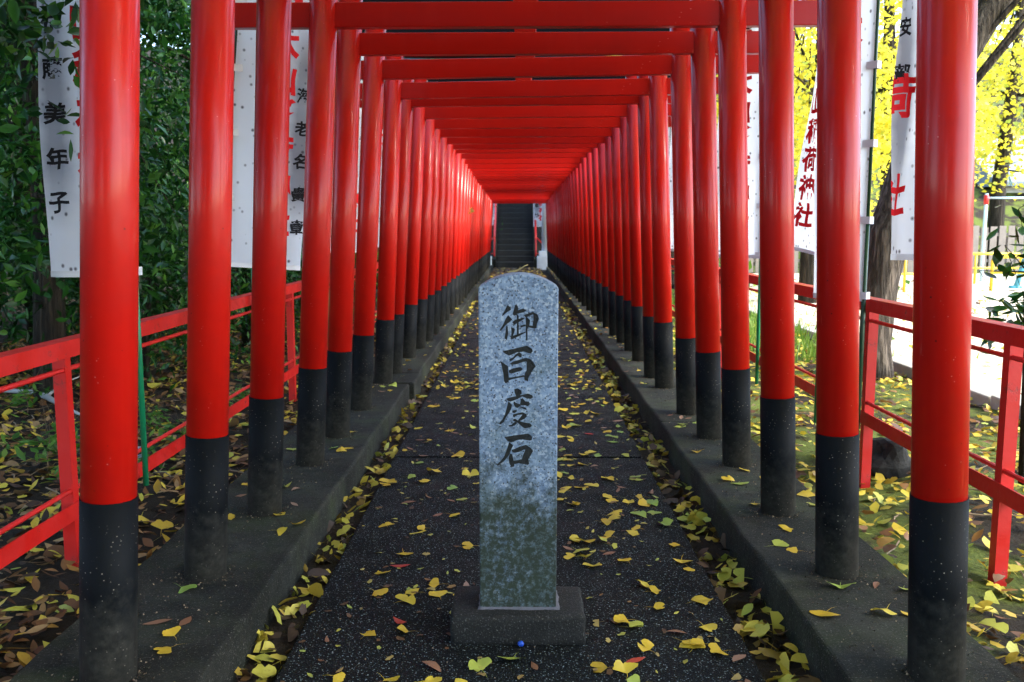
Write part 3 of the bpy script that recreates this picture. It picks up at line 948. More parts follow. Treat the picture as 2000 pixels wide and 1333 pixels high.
def litter_flat(name, n, xr, yr, zt, mat, label, size, gw=.8, bias=1.0, tilt=.25):
    yy = yr[0] + (yr[1] - yr[0]) * rng.random(n) ** bias
    pos = np.column_stack([rng.uniform(xr[0], xr[1], n), yy, np.full(n, zt)])
    T = GT + OT
    w = np.array([gw / len(GT)] * len(GT) + [(1 - gw) / len(OT)] * len(OT))
    Vv, Ff = cloud(T, pos, tilt, rng.uniform(*size, n), w)
    tag(link(name, np_mesh(name, Vv, Ff), mat), label, 'leaf litter', kind='stuff')
litter_flat('path_leaves', 1000, (-.63, .64), (6.6, 20), .003, M['litter_bright'], 'yellow leaves scattered over the far stretch of the path', (.03, .06), bias=1.3)
litter_flat('path_end_leaves', 1500, (-.7, .7), (20, 27.6), .004, M['litter'], 'orange brown leaves covering the path before the stairs', (.04, .09), .3)
litter_flat('kerb_leaves_forest_side', 260, (-1.2, -.8), (6.8, 27), .107, M['litter_bright'], 'leaves lying along the far kerb on the forest side', (.03, .06))
litter_flat('kerb_leaves_playground_side', 300, (.84, 1.2), (6.8, 27), .105, M['litter_bright'], 'leaves lying along the far kerb on the playground side', (.03, .06))
litter_flat('path_leaf_bits', 520, (-.63, .64), (1.7, 7.2), .0025, M['litter_bits'], 'small torn leaf bits scattered over the near path', (.016, .036), .6, 1.2, .15)
# crumbs of soil round the posts and on the kerbs
P_, S_ = [], []
for (x, yy) in RB[:16] + LB[:16]:
    for _ in range(90):
        a = random.uniform(0, 6.28); r_ = PR + abs(random.gauss(0, .02)) + .002
        P_.append((x + r_ * math.cos(a), yy + r_ * math.sin(a), .1015)); S_.append(random.uniform(.003, .009))
for _ in range(2400):
    s_ = random.choice((-1, 1))
    P_.append((s_ * random.uniform(.86, 1.2), 1.5 + 7 * random.random() ** 1.6, .1015)); S_.append(random.uniform(.003, .009))
for _ in range(900):
    P_.append((random.uniform(-.62, .63), 1.8 + 6 * random.random() ** 1.6, .001)); S_.append(random.uniform(.002, .007))
Vv, Ff = cloud([small_leaf(.8, .6)], np.array(P_), .6, np.array(S_))
tag(link('soil_crumbs', np_mesh('soil_crumbs', Vv, Ff), M['crumbs']), 'crumbs of soil and bark gathered round the post feet', 'crumbs', kind='stuff')
# fine twigs in the litter
parts = []
for _ in range(260):
    s_ = random.choice((-1, -1, 1))
    x = s_ * random.uniform(1.3, 4.5 if s_ < 0 else 3.1); yy = 1.6 + 8 * random.random() ** 1.5
    a = random.uniform(0, 6.28); L_ = random.uniform(.06, .30)
    z = gz(x, yy) + random.uniform(.015, .05)
    p = [(x + math.cos(a) * L_ * t_ + random.uniform(-.01, .01), yy + math.sin(a) * L_ * t_ + random.uniform(-.01, .01), z + random.uniform(-.008, .012)) for t_ in (0, .4, .7, 1)]
    parts.append(tube(p, [.004, .0035, .003, .0015], 4))
tag(link('dry_twigs', mesh('dry_twigs', *join_vf(parts)), M['twig']), 'dry twigs lying in the leaf litter', 'twigs', kind='stuff')

# ------------------------------------------------------------------ single fallen leaves on path and kerbs
def tmpl_mesh(name, tv, tf, mat):
    me = np_mesh(name, tv, tf, True); me.materials.append(mat); return me
GR = [rich_ginkgo(random.uniform(-.5, 1.0), random.choice((0, .1, .2, .5, .9)), random.uniform(-.4, .8), q) for q in range(14)]
gm = {k: [tmpl_mesh('ginkgo_leaf_%s' % k, *GR[i], M['leaf_' + k]) for i in range(14)] for k in ('yellow', 'green')}
omm = {k: [tmpl_mesh('oval_leaf_%s' % k, *OT[i], M['leaf_' + k]) for i in range(5)] for k in ('brown', 'red')}
PLACE = {'path': 'the path', 'kl': 'the forest side kerb', 'kr': 'the playground side kerb'}
TXT = {'yellow': 'yellow ginkgo leaf', 'green': 'greenish yellow ginkgo leaf', 'brown': 'brown withered oval leaf', 'red': 'dark red oval leaf'}
def drop_leaf(kind, place, x, yy, size, label=None, yaw=None, tilt=(0, 0), z=None):
    me = random.choice(gm[kind] if kind in gm else omm[kind])
    o = link('ginkgo_leaf' if kind in gm else 'oval_leaf', me)
    zt = z if z is not None else (0.0005 if place == 'path' else .1015)
    o.location = (x, yy, zt)
    o.rotation_euler = (tilt[0], tilt[1], random.uniform(0, 6.28) if yaw is None else yaw)
    sz = [random.uniform(.85, 1.15) for _ in range(2)]
    o.scale = (size * sz[0], size * sz[1], size * random.uniform(.3, 1.5))
    where = ''
    if place == 'path':
        where = ' in front of the carved pillar' if yy < 2.45 else (' between pillar and first slab joint' if yy < 4.63 else ' beyond the first slab joint')
    else:
        where = ', before the fourth torii gate' if yy < 4.1 else ', past the fourth torii gate'
    tag(o, label or '%s on %s%s' % (TXT[kind], PLACE[place], where), 'leaf', '%ss fallen on %s%s' % (TXT[kind].replace(' leaf', ' leave'), PLACE[place], where))
    return o
def clear_of_stone(x, yy):
    return not (-.23 < x < .23 and 2.44 < yy < 2.74)
cnt = 0
while cnt < 285:
    yy = 1.95 + 5.2 * random.random() ** 1.0
    x = random.uniform(-.62, .63)
    drift = .5 + .5 * math.sin(yy * 2.3 + x * 4.0) * math.sin(yy * 1.1 - x * 2.7 + 1.3)
    if random.random() > (0.50 + 0.50 * (x + .6) / 1.2) * (.35 + .65 * drift) or not clear_of_stone(x, yy): continue
    k = random.choices(['yellow', 'green', 'brown'], [5.6, 2.6, 1.8])[0]
    drop_leaf(k, 'path', x, yy, random.uniform(.050, .080) if k != 'brown' else random.uniform(.045, .075), tilt=(random.gauss(0, .09), random.gauss(0, .09)))
    cnt += 1
for (pl, x0, x1, n_) in (('kl', -1.2, -.83, 42), ('kr', .87, 1.2, 46)):
    c_ = 0
    while c_ < n_:
        yy = 1.75 + 5.0 * random.random() ** 1.3; x = random.uniform(x0, x1)
        if any((x - a) ** 2 + (yy - b) ** 2 < .095 ** 2 for a, b in RB[:9] + LB[:9]): continue
        k = random.choices(['yellow', 'green', 'brown'], [6, 2.5, 1.5])[0]
        drop_leaf(k, pl, x, yy, random.uniform(.046, .076), tilt=(random.gauss(0, .09), random.gauss(0, .09)))
        c_ += 1
for (x, yy) in ((-.42, 3.08), (.42, 5.15), (-.36, 2.62), (.33, 2.38)):
    drop_leaf('red', 'path', x, yy, .07)
# leaf stalk lying on the pillar's top
Vt, Ft = tube([(-.030, 2.60, 1.0755), (-.008, 2.60, 1.0765), (.004, 2.59, 1.082), (.020, 2.58, 1.093), (.030, 2.58, 1.0965)], [.0012, .0022, .0018, .0014, .001], 6)
tag(link('leaf_stalk', mesh('leaf_stalk', Vt, Ft, True), M['stalk']), 'thin pale leaf stalk resting on the arched top of the pillar', 'stalk')
bm = bmesh.new(); bmesh.ops.create_icosphere(bm, subdivisions=3, radius=.0095)
for v in bm.verts:
    v.co *= 1 + 0.08 * math.sin(v.co.x * 700) * math.sin(v.co.y * 600)
    v.co.z *= .9
me = bpy.data.meshes.new('blue_berry'); bm.to_mesh(me); bm.free()
for p in me.polygons: p.use_smooth = True
o = link('blue_berry', me, M['bead']); o.location = (.010, 2.462, .0085)
tag(o, 'small blue berry on the path against the pillar base', 'berry')

# ------------------------------------------------------------------ red fences
def fence(name, x, side, ztop, zbot, posts, y0, y1, label):
    f = empty(name, (x, y0, 0))
    tag(f, label, 'fence')
    s = side                                             # +1: the inner face looks towards -x
    def bar(nm, x0, x1, ya, yb, z0, z1, bev=.002):
        link(nm, box_me(nm, min(x0, x1), max(x0, x1), ya - y0, yb - y0, z0, z1, bev, 1), M['rail'], f)
    # steel angle: upright leg plus flat leg, seen as two faces
    def angle(nm, z0, z1, flat_top):
        bm = bmesh.new()
        xi = -s * 0.030
        box_bm(bm, min(xi, xi + s * .006), max(xi, xi + s * .006), 0, y1 - y0, z0, z1)
        zz = z1 if flat_top else z0 - .006
        box_bm(bm, min(xi, xi + s * .065), max(xi, xi + s * .065), 0, y1 - y0, zz, zz + .006)
        me = bpy.data.meshes.new(nm); bm.to_mesh(me); bm.free()
        link(nm, me, M['rail'], f)
    angle('top_rail', ztop - .055, ztop, True)
    angle('bottom_rail', zbot, zbot + .055, False)
    for nm, z in (('upper_bar', ztop - .098), ('lower_bar', zbot + .098)):
        nseg = int((y1 - y0) / 0.03)
        V, F = tube([(-s * .012, (y1 - y0) * k / nseg, z) for k in range(nseg + 1)], [.0085 + (.0012 if k % 2 else 0) for k in range(nseg + 1)], 7)
        link(nm, mesh(nm, V, F), M['rail'], f)
    for py in posts:
        bm = bmesh.new()
        xi = -s * 0.023
        box_bm(bm, min(xi, xi + s * .006), max(xi, xi + s * .006), -.018, .018, -.12, ztop - .001)
        box_bm(bm, min(xi, xi + s * .045), max(xi, xi + s * .045), -.024, -.018, -.12, ztop - .001)
        me = bpy.data.meshes.new('fence_post'); bm.to_mesh(me); bm.free()
        p = link('post', me, M['rail'], f); p.location.y = py - y0
    return f
fence('steel_fence', -1.62, -1, .80, .165, [1.6, 3.14, 4.75, 6.35, 7.95, 9.55, 11.15, 12.75, 14.35, 15.95, 17.6, 19.2, 20.8, 22.4, 24, 25.6], 0.3, 26.5, 'low red steel fence along the dark forest side')
fence('steel_fence', 1.685, 1, .865, .275, [1.6, 3.03, 4.25, 5.8, 7.4, 9.0, 10.6, 12.2, 13.8, 15.4, 17.0, 18.6, 20.2, 21.8, 23.4, 25.0], 0.3, 26.5, 'low red steel fence along the playground side')

# ------------------------------------------------------------------ banners on poles
_glyph = {}
def glyph(ch, bold=0.0):
    key = (ch, bold)
    if key in _glyph: return _glyph[key]
    cu = bpy.data.curves.new('glyph', 'FONT')
    cu.body = ch
    cu.size = 1.0
    cu.offset = bold
    cu.resolution_u = 3
    cu.align_x = 'CENTER'; cu.align_y = 'CENTER'
    ob = bpy.data.objects.new('glyph', cu); col.objects.link(ob)
    dgx = bpy.context.evaluated_depsgraph_get()
    me = bpy.data.meshes.new_from_object(ob.evaluated_get(dgx))
    bm = bmesh.new(); bm.from_mesh(me)
    if len(bm.verts):
        bmesh.ops.triangulate(bm, faces=bm.faces[:])
        cxs = [v.co.x for v in bm.verts]; cys = [v.co.y for v in bm.verts]
        mx, my = (min(cxs) + max(cxs)) / 2, (min(cys) + max(cys)) / 2
        sc = 1.0 / max(max(cxs) - min(cxs), max(cys) - min(cys), .35)
        for v in bm.verts: v.co = Vector(((v.co.x - mx) * sc, (v.co.y - my) * sc, 0))
        for k in range(-3, 4):
            for no in ((1, 0, 0), (0, 1, 0)):
                bmesh.ops.bisect_plane(bm, geom=bm.verts[:] + bm.edges[:] + bm.faces[:], plane_co=Vector(no) * k / 7, plane_no=no)
        # brush-like drift of the strokes
        for v in bm.verts:
            v.co.x += .022 * math.sin(v.co.y * 7 + ord(ch) % 7) + 0.0
            v.co.y += .05 * v.co.x + .018 * math.sin(v.co.x * 9 + ord(ch) % 5)
    bm.verts.ensure_lookup_table()
    for i_, v in enumerate(bm.verts): v.index = i_
    res = ([(v.co.x, v.co.y) for v in bm.verts], [tuple(v.index for v in fc.verts) for fc in bm.faces])
    bm.free()
    bpy.data.objects.remove(ob)
    _glyph[key] = res
    return res

def banner(label, pole_xy, free_xy, zb, zt, red, black, stain_u, flip=1, wave=0.02, fold=0.0, pole_base=.15, pole_lean=(0, 0), pole_top=None, dark=False, tabs=True, ph=0.0, sag=0.0, redw=.62, redu=.5, bu=.16, bsize=.075, b_v=(.06, .56), side=1, curl=0.0, pole_lo='green', taper=0.0):
    """cloth from the pole line (u=1) to the free edge (u=0); heights zb..zt"""
    pv = Vector((*pole_xy, 0)); fv = Vector((*free_xy, 0))
    H = zt - zb
    width = (pv - fv).length
    dirv = (fv - pv).normalized()
    nrm = Vector((dirv.y, -dirv.x, 0))
    if nrm.y > 0: nrm = -nrm               # towards the camera side
    lean = Vector((pole_lean[0], pole_lean[1], 0))
    root = empty('nobori_banner', (pv.x + lean.x * (pole_base - zb), pv.y + lean.y * (pole_base - zb), pole_base))
    tag(root, label, 'banner', 'white prayer banners tied along the fences')
    rootv = Vector(root.location)
    def surf(u, v, off=0.0):
        d = (1 - u) * width * (1 - taper * v)
        z = zb + H * v - sag * (1 - u) * (1 - v)
        base = pv + lean * (z - zb)
        w = wave * (1 - u) ** .7 * (math.sin(u * 6 + v * 7 + ph) + .5 * math.sin(u * 11 - v * 13 + ph * 2))
        f = fold * math.exp(-((u - .35) / .16) ** 2) * (1 - v) ** .8
        c = curl * max(0, .30 - u) ** 1.2 * (1.2 - v)
        p = base + dirv * (d * (1 - .10 * (1 - v) * (1 - u) * (1 if curl or fold else 0)) - c * .9) + nrm * (.012 + w + f + c + off)
        p.z = z
        return p - rootv
    nu, nv = 14, 44
    V, F = [], []
    for j in range(nv + 1):
        for i in range(nu + 1):
            V.append(surf(i / nu, j / nv))
    F = [(j * (nu + 1) + i, j * (nu + 1) + i + 1, (j + 1) * (nu + 1) + i + 1, (j + 1) * (nu + 1) + i) for j in range(nv) for i in range(nu)]
    me = mesh('banner_cloth', V, F, True)
    uvl = me.uv_layers.new(name='UV')
    for lp_ in me.loops:
        vi = lp_.vertex_index
        uvl.data[lp_.index].uv = ((vi % (nu + 1)) / nu, (vi // (nu + 1)) / nv)
    key = 'banner_%s' % stain_u
    if key not in M: M[key] = mat_banner(key, stain_u)
    cl = link('cloth', me, M[key], root)
    # hem strip
    hem = []
    for i in range(nu + 1):
        hem += [surf(i / nu, 0.0, .003), surf(i / nu, .014, .003)]
    link('hem', mesh('hem', hem, [(2 * i, 2 * i + 2, 2 * i + 3, 2 * i + 1) for i in range(nu)], True), M['tab'], cl)
    def put(ch, u0, v0, size, mat, bold, name):
        gv, gf = glyph(ch, bold)
        if not gv: return
        VV = []
        for (gx, gy) in gv:
            VV.append(surf(min(max(u0 + flip * gx * size / width, .0), 1), v0 + gy * size / H, .0035 * side))
        m_ = mesh(name, VV, gf)
        link(name, m_, mat, cl)
    if red:
        n_ = len(red); step = 0.86 / n_
        for k, ch in enumerate(red):
            put(ch, redu, .95 - step * (k + .5), min(redw * width, step * H * .92), M['redink'], .035, 'red_character')
    if black:
        n_ = len(black); step = (b_v[1] - b_v[0]) / n_
        for k, ch in enumerate(black):
            put(ch, bu, b_v[1] - step * (k + .5), bsize, M['blackink'], .03, 'black_character')
    # pole in two tubes
    zt2 = pole_top or zt + .06
    zm = pole_base + (zt2 - pole_base) * .42
    def on(z): return Vector((pv.x + lean.x * (z - zb), pv.y + lean.y * (z - zb), z)) - rootv
    V, F = tube([on(pole_base), on(zm)], [.0115, .0115], 10)
    link('pole', mesh('pole', V, F, True), M['darkgreen'] if dark else M[pole_lo], root)
    V, F = tube([on(zm - .02), on(zt2)], [.009, .008], 10)
    link('upper_pole', mesh('upper_pole', V, F, True), M['darkgreen'], root)
    V, F = tube([on(zt2 - .03), on(zt2 - .03) + dirv * width], [.006, .006], 8)
    link('top_rod', mesh('top_rod', V, F, True), M['darkgreen'], root)
    if tabs:
        for k in range(6):
            v0 = .015 + k * .19
            c0 = surf(1.0, v0) ; q = on(zb + H * v0)
            z0 = q.z
            a = q - dirv * .022; b = q + dirv * .035
            hh = .017
            off = nrm * .0165
            VV = [a + off + Vector((0, 0, -hh)), b + off + Vector((0, 0, -hh)), b + off + Vector((0, 0, hh)), a + off + Vector((0, 0, hh)),
                  a - off + Vector((0, 0, -hh)), b - off * .4 + Vector((0, 0, -hh)), b - off * .4 + Vector((0, 0, hh)), a - off + Vector((0, 0, hh))]
            link('tab', mesh('tab', VV, [(0, 1, 2, 3), (5, 4, 7, 6), (4, 0, 3, 7)]), M['tab'], root)
    return root
REDT = '奉納大山稲荷神社'
banner('white banner with black name column, half hidden behind overhanging evergreen leaves', (-1.53, 3.58), (-1.885, 3.63), 1.005, 2.75, REDT, '佐藤美年子', .15, wave=.012, bu=.17, redu=.64, redw=.66, bsize=.088, b_v=(.12, .62))
banner('white banner tied to a leaning dark pole, ink smeared name along its free edge', (-1.415, 4.28), (-1.10, 4.52), 1.02, 2.62, REDT, '海老名貴章', .10, flip=-1, wave=.015, pole_lean=(.074, .10), dark=True, bu=.10, redu=.40, redw=.46, bsize=.075, b_v=(.08, .58), pole_top=2.9, sag=.03)
banner('white banner with red characters hanging behind the leaning pole', (-1.56, 5.28), (-1.86, 5.45), 1.10, 2.72, REDT, None, None, wave=.012, redu=.76, redw=.46, flip=1)
banner('white banner at the fence beside the first torii gate, forest side', (-2.30, 3.05), (-1.845, 3.20), 1.12, 2.9, REDT, None, None, wave=.012)
for (yy, lab) in ((7.35, 'white banner on the forest side fence behind the seventh torii gate'), (9.55, 'white banner on the forest side fence behind the crowded torii posts'), (12.4, 'white banner deep along the forest side fence')):
    banner(lab, (-1.56, yy), (-1.22, yy + .28), 1.0, 2.7, REDT, None, None, wave=.02, flip=-1)
banner('white banner twisted at its lower corner, hanging on the playground side', (1.66, 3.45), (1.50, 3.70), 1.075, 2.85, '奉納大　　荷　社', '安部', .16, wave=.02, fold=.03, curl=.25, bu=.13, bsize=.075, b_v=(.36, .56), redu=.06, redw=.75, flip=1)
banner('white banner on a dark green pole with a folded lower edge, playground side', (1.625, 4.21), (1.45, 4.45), .86, 2.7, REDT, None, None, wave=.01, fold=-.03, dark=True, redu=.5, redw=.6)
banner('white banner with an ink stained name column on a bright green pole, playground side', (1.625, 4.80), (1.515, 5.02), 1.05, 2.45, REDT, '平村政次', .86, wave=.01, bu=.86, bsize=.062, b_v=(.10, .46), redu=.36, redw=.62, sag=-.04, taper=.85)
banner('white banner on the green pole before the leafy bushes, playground side', (1.625, 6.02), (1.36, 6.25), 1.0, 2.7, REDT, None, None, wave=.02)
for (yy, lab) in ((7.75, 'white banner on the playground fence beyond the green pole'), (9.7, 'white banner on the playground fence seen between close torii posts'), (12.5, 'white banner deep along the playground fence')):
    banner(lab, (1.62, yy), (1.33, yy + .25), 1.0, 2.7, REDT, None, None, wave=.02)
banner('white banner by the stairs next to the pale torii column', (1.02, 28.6), (.50, 28.7), 1.25, 3.3, REDT, '奉納', .2, wave=.03, pole_base=.2, bu=.2, bsize=.14, b_v=(.1, .4))
banner('white banner behind the pale torii column', (1.5, 28.4), (1.02, 28.3), 1.1, 3.2, REDT, None, None, wave=.03, pole_base=.2)
banner('white banner left of the stair railing, forest side', (-1.25, 28.6), (-.74, 28.7), 1.3, 3.3, REDT, '奉納', .2, wave=.03, pole_base=.2, bu=.2, bsize=.14, b_v=(.1, .4))

# ------------------------------------------------------------------ stairs, railings and pale torii at the tunnel's end
stairs = empty('stone_stairs', (-.08, 27.72, 0))
tag(stairs, 'dark stone staircase climbing the wooded slope behind the tunnel', 'stairs')
step_me = box_me('step', -.58, .58, 0, .40, -.30, .168, .012, 2)
for k in range(26):
    s_ = link('step', step_me, M['steps'], stairs)
    s_.location = (random.uniform(-.01, .01), k * .285, k * .172 + random.uniform(-.004, .004))
for s in (-1, 1):
    V = []
    for (yy, z) in ((-.05, -.05), (7.5, 4.55)):
        for dx in (0, .13):
            for dz in (0, .30):
                V.append((s * (.59 + dx), yy, z + dz))
    F = [(0, 1, 3, 2), (4, 6, 7, 5), (0, 4, 5, 1), (2, 3, 7, 6), (1, 5, 7, 3), (0, 2, 6, 4)]
    link('side_kerb', mesh('side_kerb', V, F), M['concrete'], stairs)
for s, lab in ((-1, 'red pipe handrail on the forest side of the stairs'), (1, 'red pipe handrail beside the pale column at the stairs')):
    hr = empty('stair_handrail', (-.08 + s * .64, 27.75, 0)); tag(hr, lab, 'handrail')
    V, F = tube([(0, .1, .12), (0, .1, .95), (0, 7.2, 5.25)], [.035, .035, .035], 8)
    link('top_rail', mesh('top_rail', V, F, True), M['rail'], hr)
    V, F = tube([(0, .1, .5), (0, 7.2, 4.8)], [.022, .022], 8)
    link('middle_rail', mesh('middle_rail', V, F, True), M['rail'], hr)
    for k in range(5):
        yy = .1 + k * 1.7
        V, F = tube([(0, yy, yy * .604), (0, yy, .9 + (yy - .1) * .606)], [.028, .028], 8)
        link('post', mesh('rail_post', V, F, True), M['rail'], hr)
    V, F = tube([(0, .2, .95), (s * .55, .35, .35)], [.02, .02], 8)
    link('brace', mesh('brace', V, F, True), M['rail'], hr)
    V, F = tube([(0, .2, .42), (s * .55, .35, .42)], [.018, .018], 8)
    link('cross_bar', mesh('cross_bar', V, F, True), M['rail'], hr)

pt = empty('pale_torii', (0, 27.25, 0)); tag(pt, 'large pale grey torii with stepped column bases in front of the stairs', 'torii')
for x in (.86, -1.06):
    V, F = tube([(x, 0, .45), (x * .985, 0, 3.6)], [.135, .12], 28)
    c_ = link('column', mesh('column', V, F, True), M['greystone'], pt)
    link('column_base', box_me('column_base', x - .27, x + .27, -.27, .27, -.1, .36, .02, 2), M['greystone'], pt)
    link('column_plinth', box_me('column_plinth', x - .21, x + .21, -.21, .21, .36, .52, .02, 2), M['greystone'], pt)
link('tie_beam', box_me('tie', -1.7, 1.5, -.08, .08, 2.9, 3.12, .01, 1), M['greystone'], pt)
link('top_lintel', box_me('lintel', -1.95, 1.75, -.16, .16, 3.6, 3.9, .03, 2), M['greystone'], pt)

# ------------------------------------------------------------------ trees and shrubs
def crown_points(blobs, n, seed):
    r_ = np.random.default_rng(seed)
    w = np.array([b[3] * b[4] * b[5] for b in blobs]) ** .8
    w /= w.sum()
    out = []
    ncl = max(20, n // 60)
    which = r_.choice(len(blobs), ncl, p=w)
    d = r_.normal(size=(ncl, 3)); d /= np.linalg.norm(d, axis=1)[:, None]
    rad = r_.random(ncl) ** .45
    B = np.array(blobs)[which]
    C = B[:, :3] + d * rad[:, None] * B[:, 3:6]
    per = n // ncl
    pts = np.repeat(C, per, 0) + r_.normal(size=(ncl * per, 3)) * np.array([.26, .26, .17]) * np.repeat(r_.uniform(.5, 1.2, ncl), per)[:, None] * crown_points.spread
    return C, pts
crown_points.spread = 1.0

def tree(name, label, cat, base, trunk_pts, trunk_r, blobs, n, leaf, size, mat, bark, limbs=10, seed=1, group=None, spread=1.0, tilt=.7, zmin=.15):
    root = empty(name, base)
    tag(root, label, cat, group)
    crown_points.spread = spread
    C, P = crown_points(blobs, n, seed)
    P = P[P[:, 2] > zmin]
    Vv, Ff = cloud(leaf, P, tilt, rng.uniform(size[0], size[1], len(P)))
    link('crown', np_mesh(name + '_crown', Vv, Ff), mat, root)
    parts = [tube(trunk_pts, trunk_r, 12, wob=.07)]
    rr = random.Random(seed)
    tp = [Vector(p) for p in trunk_pts]
    for k in range(limbs):
        c = Vector(C[rr.randrange(len(C))])
        st_ = tp[rr.randrange(max(1, len(tp) // 2), len(tp))]
        mid = st_.lerp(c, .5) + Vector((rr.uniform(-.15, .15), rr.uniform(-.15, .15), rr.uniform(0, .25)))
        r0 = trunk_r[-1] * .55
        parts.append(tube([st_, mid, c], [r0, r0 * .5, r0 * .15], 6))
    link('trunk', mesh(name + '_trunk', *join_vf(parts), True), bark, root)
    return root

def copy_tree(src, loc, rz, sc, label, group=None):
    c = src.copy(); col.objects.link(c)
    c.location = loc; c.rotation_euler = (0, 0, rz); c.scale = (sc, sc, sc)
    c['label'] = label
    if group: c['group'] = group
    for ch in src.children:
        d = ch.copy(); col.objects.link(d); d.parent = c
    return c

FG = 'evergreens of the dark forest'
ev = tree('evergreen_tree', 'leafy evergreen tree standing behind the first banner in the forest', 'tree', (-3.3, 6.2, 0),
          [(0, 0, -.1), (.05, .05, 1.4), (-.05, .1, 2.8), (.1, .1, 4.4)], [.11, .09, .075, .04],
          [(0, 0, 2.6, 1.3, 1.2, 1.5), (.5, -.4, 1.3, .8, .8, .7), (-.7, .3, 3.6, 1.1, 1.1, 1.0), (.2, .2, 4.8, .9, .9, .9)], 12500, SL, (.055, .125), M['evergreen'], M['barkdark'], 14, 11, FG, tilt=.75)
spots = [((-2.75, 9.2, 0), 1.3, .95, 'evergreen tree between the second and third banner in the forest'),
         ((-4.6, 8.6, 0), 2.4, 1.15, 'tall evergreen tree deep in the forest behind the fallen branch'),
         ((-3.1, 13.2, 0), 5.0, 1.2, 'evergreen tree behind the farther forest banners'),
         ((-7.6, 9.5, .5), .6, 1.6, 'evergreen tree on the forest rise, far from the fence'),
         ((-2.9, 18.5, 0), 3.3, 1.35, 'evergreen tree beside the middle of the tunnel'),
         ((-3.0, 25.0, 0), 2.0, 1.4, 'evergreen tree near the foot of the stairs, forest side'),
         ((-3.2, 31.0, 1.5), 1.1, 1.5, 'evergreen tree on the slope left of the stairs'),
         ((3.9, 29.3, .6), 4.0, 1.9, 'evergreen tree on the slope right of the stairs'),
         ((-7.0, 13.0, .3), 3.3, 1.6, 'broad evergreen tree at the back of the forest'),
         ((-9.5, 9.0, .8), 4.9, 1.8, 'evergreen tree highest on the forest rise'),
         ((-5.2, 16.5, 0), .9, 1.5, 'evergreen tree in the forest beyond the far banners'),
         ((-11.0, 14.5, 1.2), 5.6, 2.1, 'large evergreen tree far back on the forest rise'),
         ((-3.9, 1.4, 0), 2.2, 1.25, 'unseen evergreen tree added to cast shade beside the tunnel entrance, forest side'),  # this tree and the next stand out of view, added as shade casters
         ((-3.3, -2.6, 0), 4.2, 1.4, 'unseen evergreen tree added to cast shade before the tunnel entrance, forest side'),
         ((-6.5, 25, .2), 2.9, 2.0, 'large evergreen tree behind the forest near the slope'),
         ((0.4, 40.5, 5.8), .3, 1.7, 'evergreen tree above the top of the stairs'),
         ((-.4, -6.5, 0), 1.7, 1.5, 'unseen evergreen tree added to block sky light across from the tunnel entrance'),  # last four trees: added behind the camera to cut frontal sky light
         ((3.0, -7.0, 0), 3.9, 1.6, 'unseen evergreen tree added to block sky light behind the entrance, towards the playground'),
         ((-3.0, -6.3, 0), 2.6, 1.7, 'unseen evergreen tree added to block sky light behind the entrance, forest side'),
         ((1.2, -9.0, 0), 5.2, 2.2, 'large unseen evergreen tree added to block sky light far behind the entrance')]
for loc, rz, sc, lab in spots:
    copy_tree(ev, loc, rz, sc, lab, FG)
# low dense undergrowth
ug = tree('evergreen_shrub', 'low glossy evergreen shrub growing behind the forest fence', 'shrub', (-2.9, 6.9, 0), [(0, 0, -.05), (0, .02, .4), (.05, .05, .8)], [.03, .025, .015],
          [(0, 0, .55, .75, .75, .5), (.3, .2, 1.1, .5, .5, .5), (-.3, .1, .9, .5, .5, .5)], 3800, SL, (.05, .10), M['evergreen'], M['barkdark'], 10, 21, 'shrubs behind the forest fence', tilt=.7, zmin=.04)
for k, (loc, rz, sc, lab) in enumerate([((-3.7, 7.9, 0), 1.0, 1.2, 'evergreen shrub beyond the bleached branch'), ((-5.2, 7.2, .03), 2.0, 1.4, 'evergreen shrub at the back left of the bleached branch'),
      ((-2.35, 8.6, 0), 3.0, .9, 'small evergreen shrub close to the forest fence'), ((-2.5, 11.0, 0), .5, 1.1, 'evergreen shrub by the fence behind the forest banners'),
      ((-4.3, 10.6, 0), 4.4, 1.5, 'wide evergreen shrub between the forest trunks'), ((-6.4, 9.0, .2), 5.1, 1.6, 'evergreen shrub on the forest rise'),
      ((-2.4, 14.6, 0), .2, 1.2, 'evergreen shrub beside the far forest fence'), ((-2.4, 21.5, 0), 1.2, 1.3, 'evergreen shrub near the stairs on the forest side'),
      ((-7.6, 11.0, .4), .8, 2.6, 'wide evergreen shrub high on the forest rise'), ((-8.6, 7.2, .6), 2.8, 2.6, 'evergreen shrub far left on the forest rise'),
      ((-7.2, 15.5, .3), 4.0, 2.8, 'evergreen shrub at the back of the forest rise'), ((-10.5, 11.5, 1.0), 5.5, 3.0, 'largest evergreen shrub on the forest rise'), ((-6.2, 6.6, .1), 1.6, 1.5, 'evergreen shrub left of the bleached branch'),
      ((-1.9, 29.5, .8), 2.2, 1.2, 'evergreen shrub left of the stair foot'), ((1.9, 29.6, .9), 3.2, 1.2, 'evergreen shrub behind the pale column')]):
    copy_tree(ug, loc, rz, sc, lab, 'shrubs behind the forest fence')
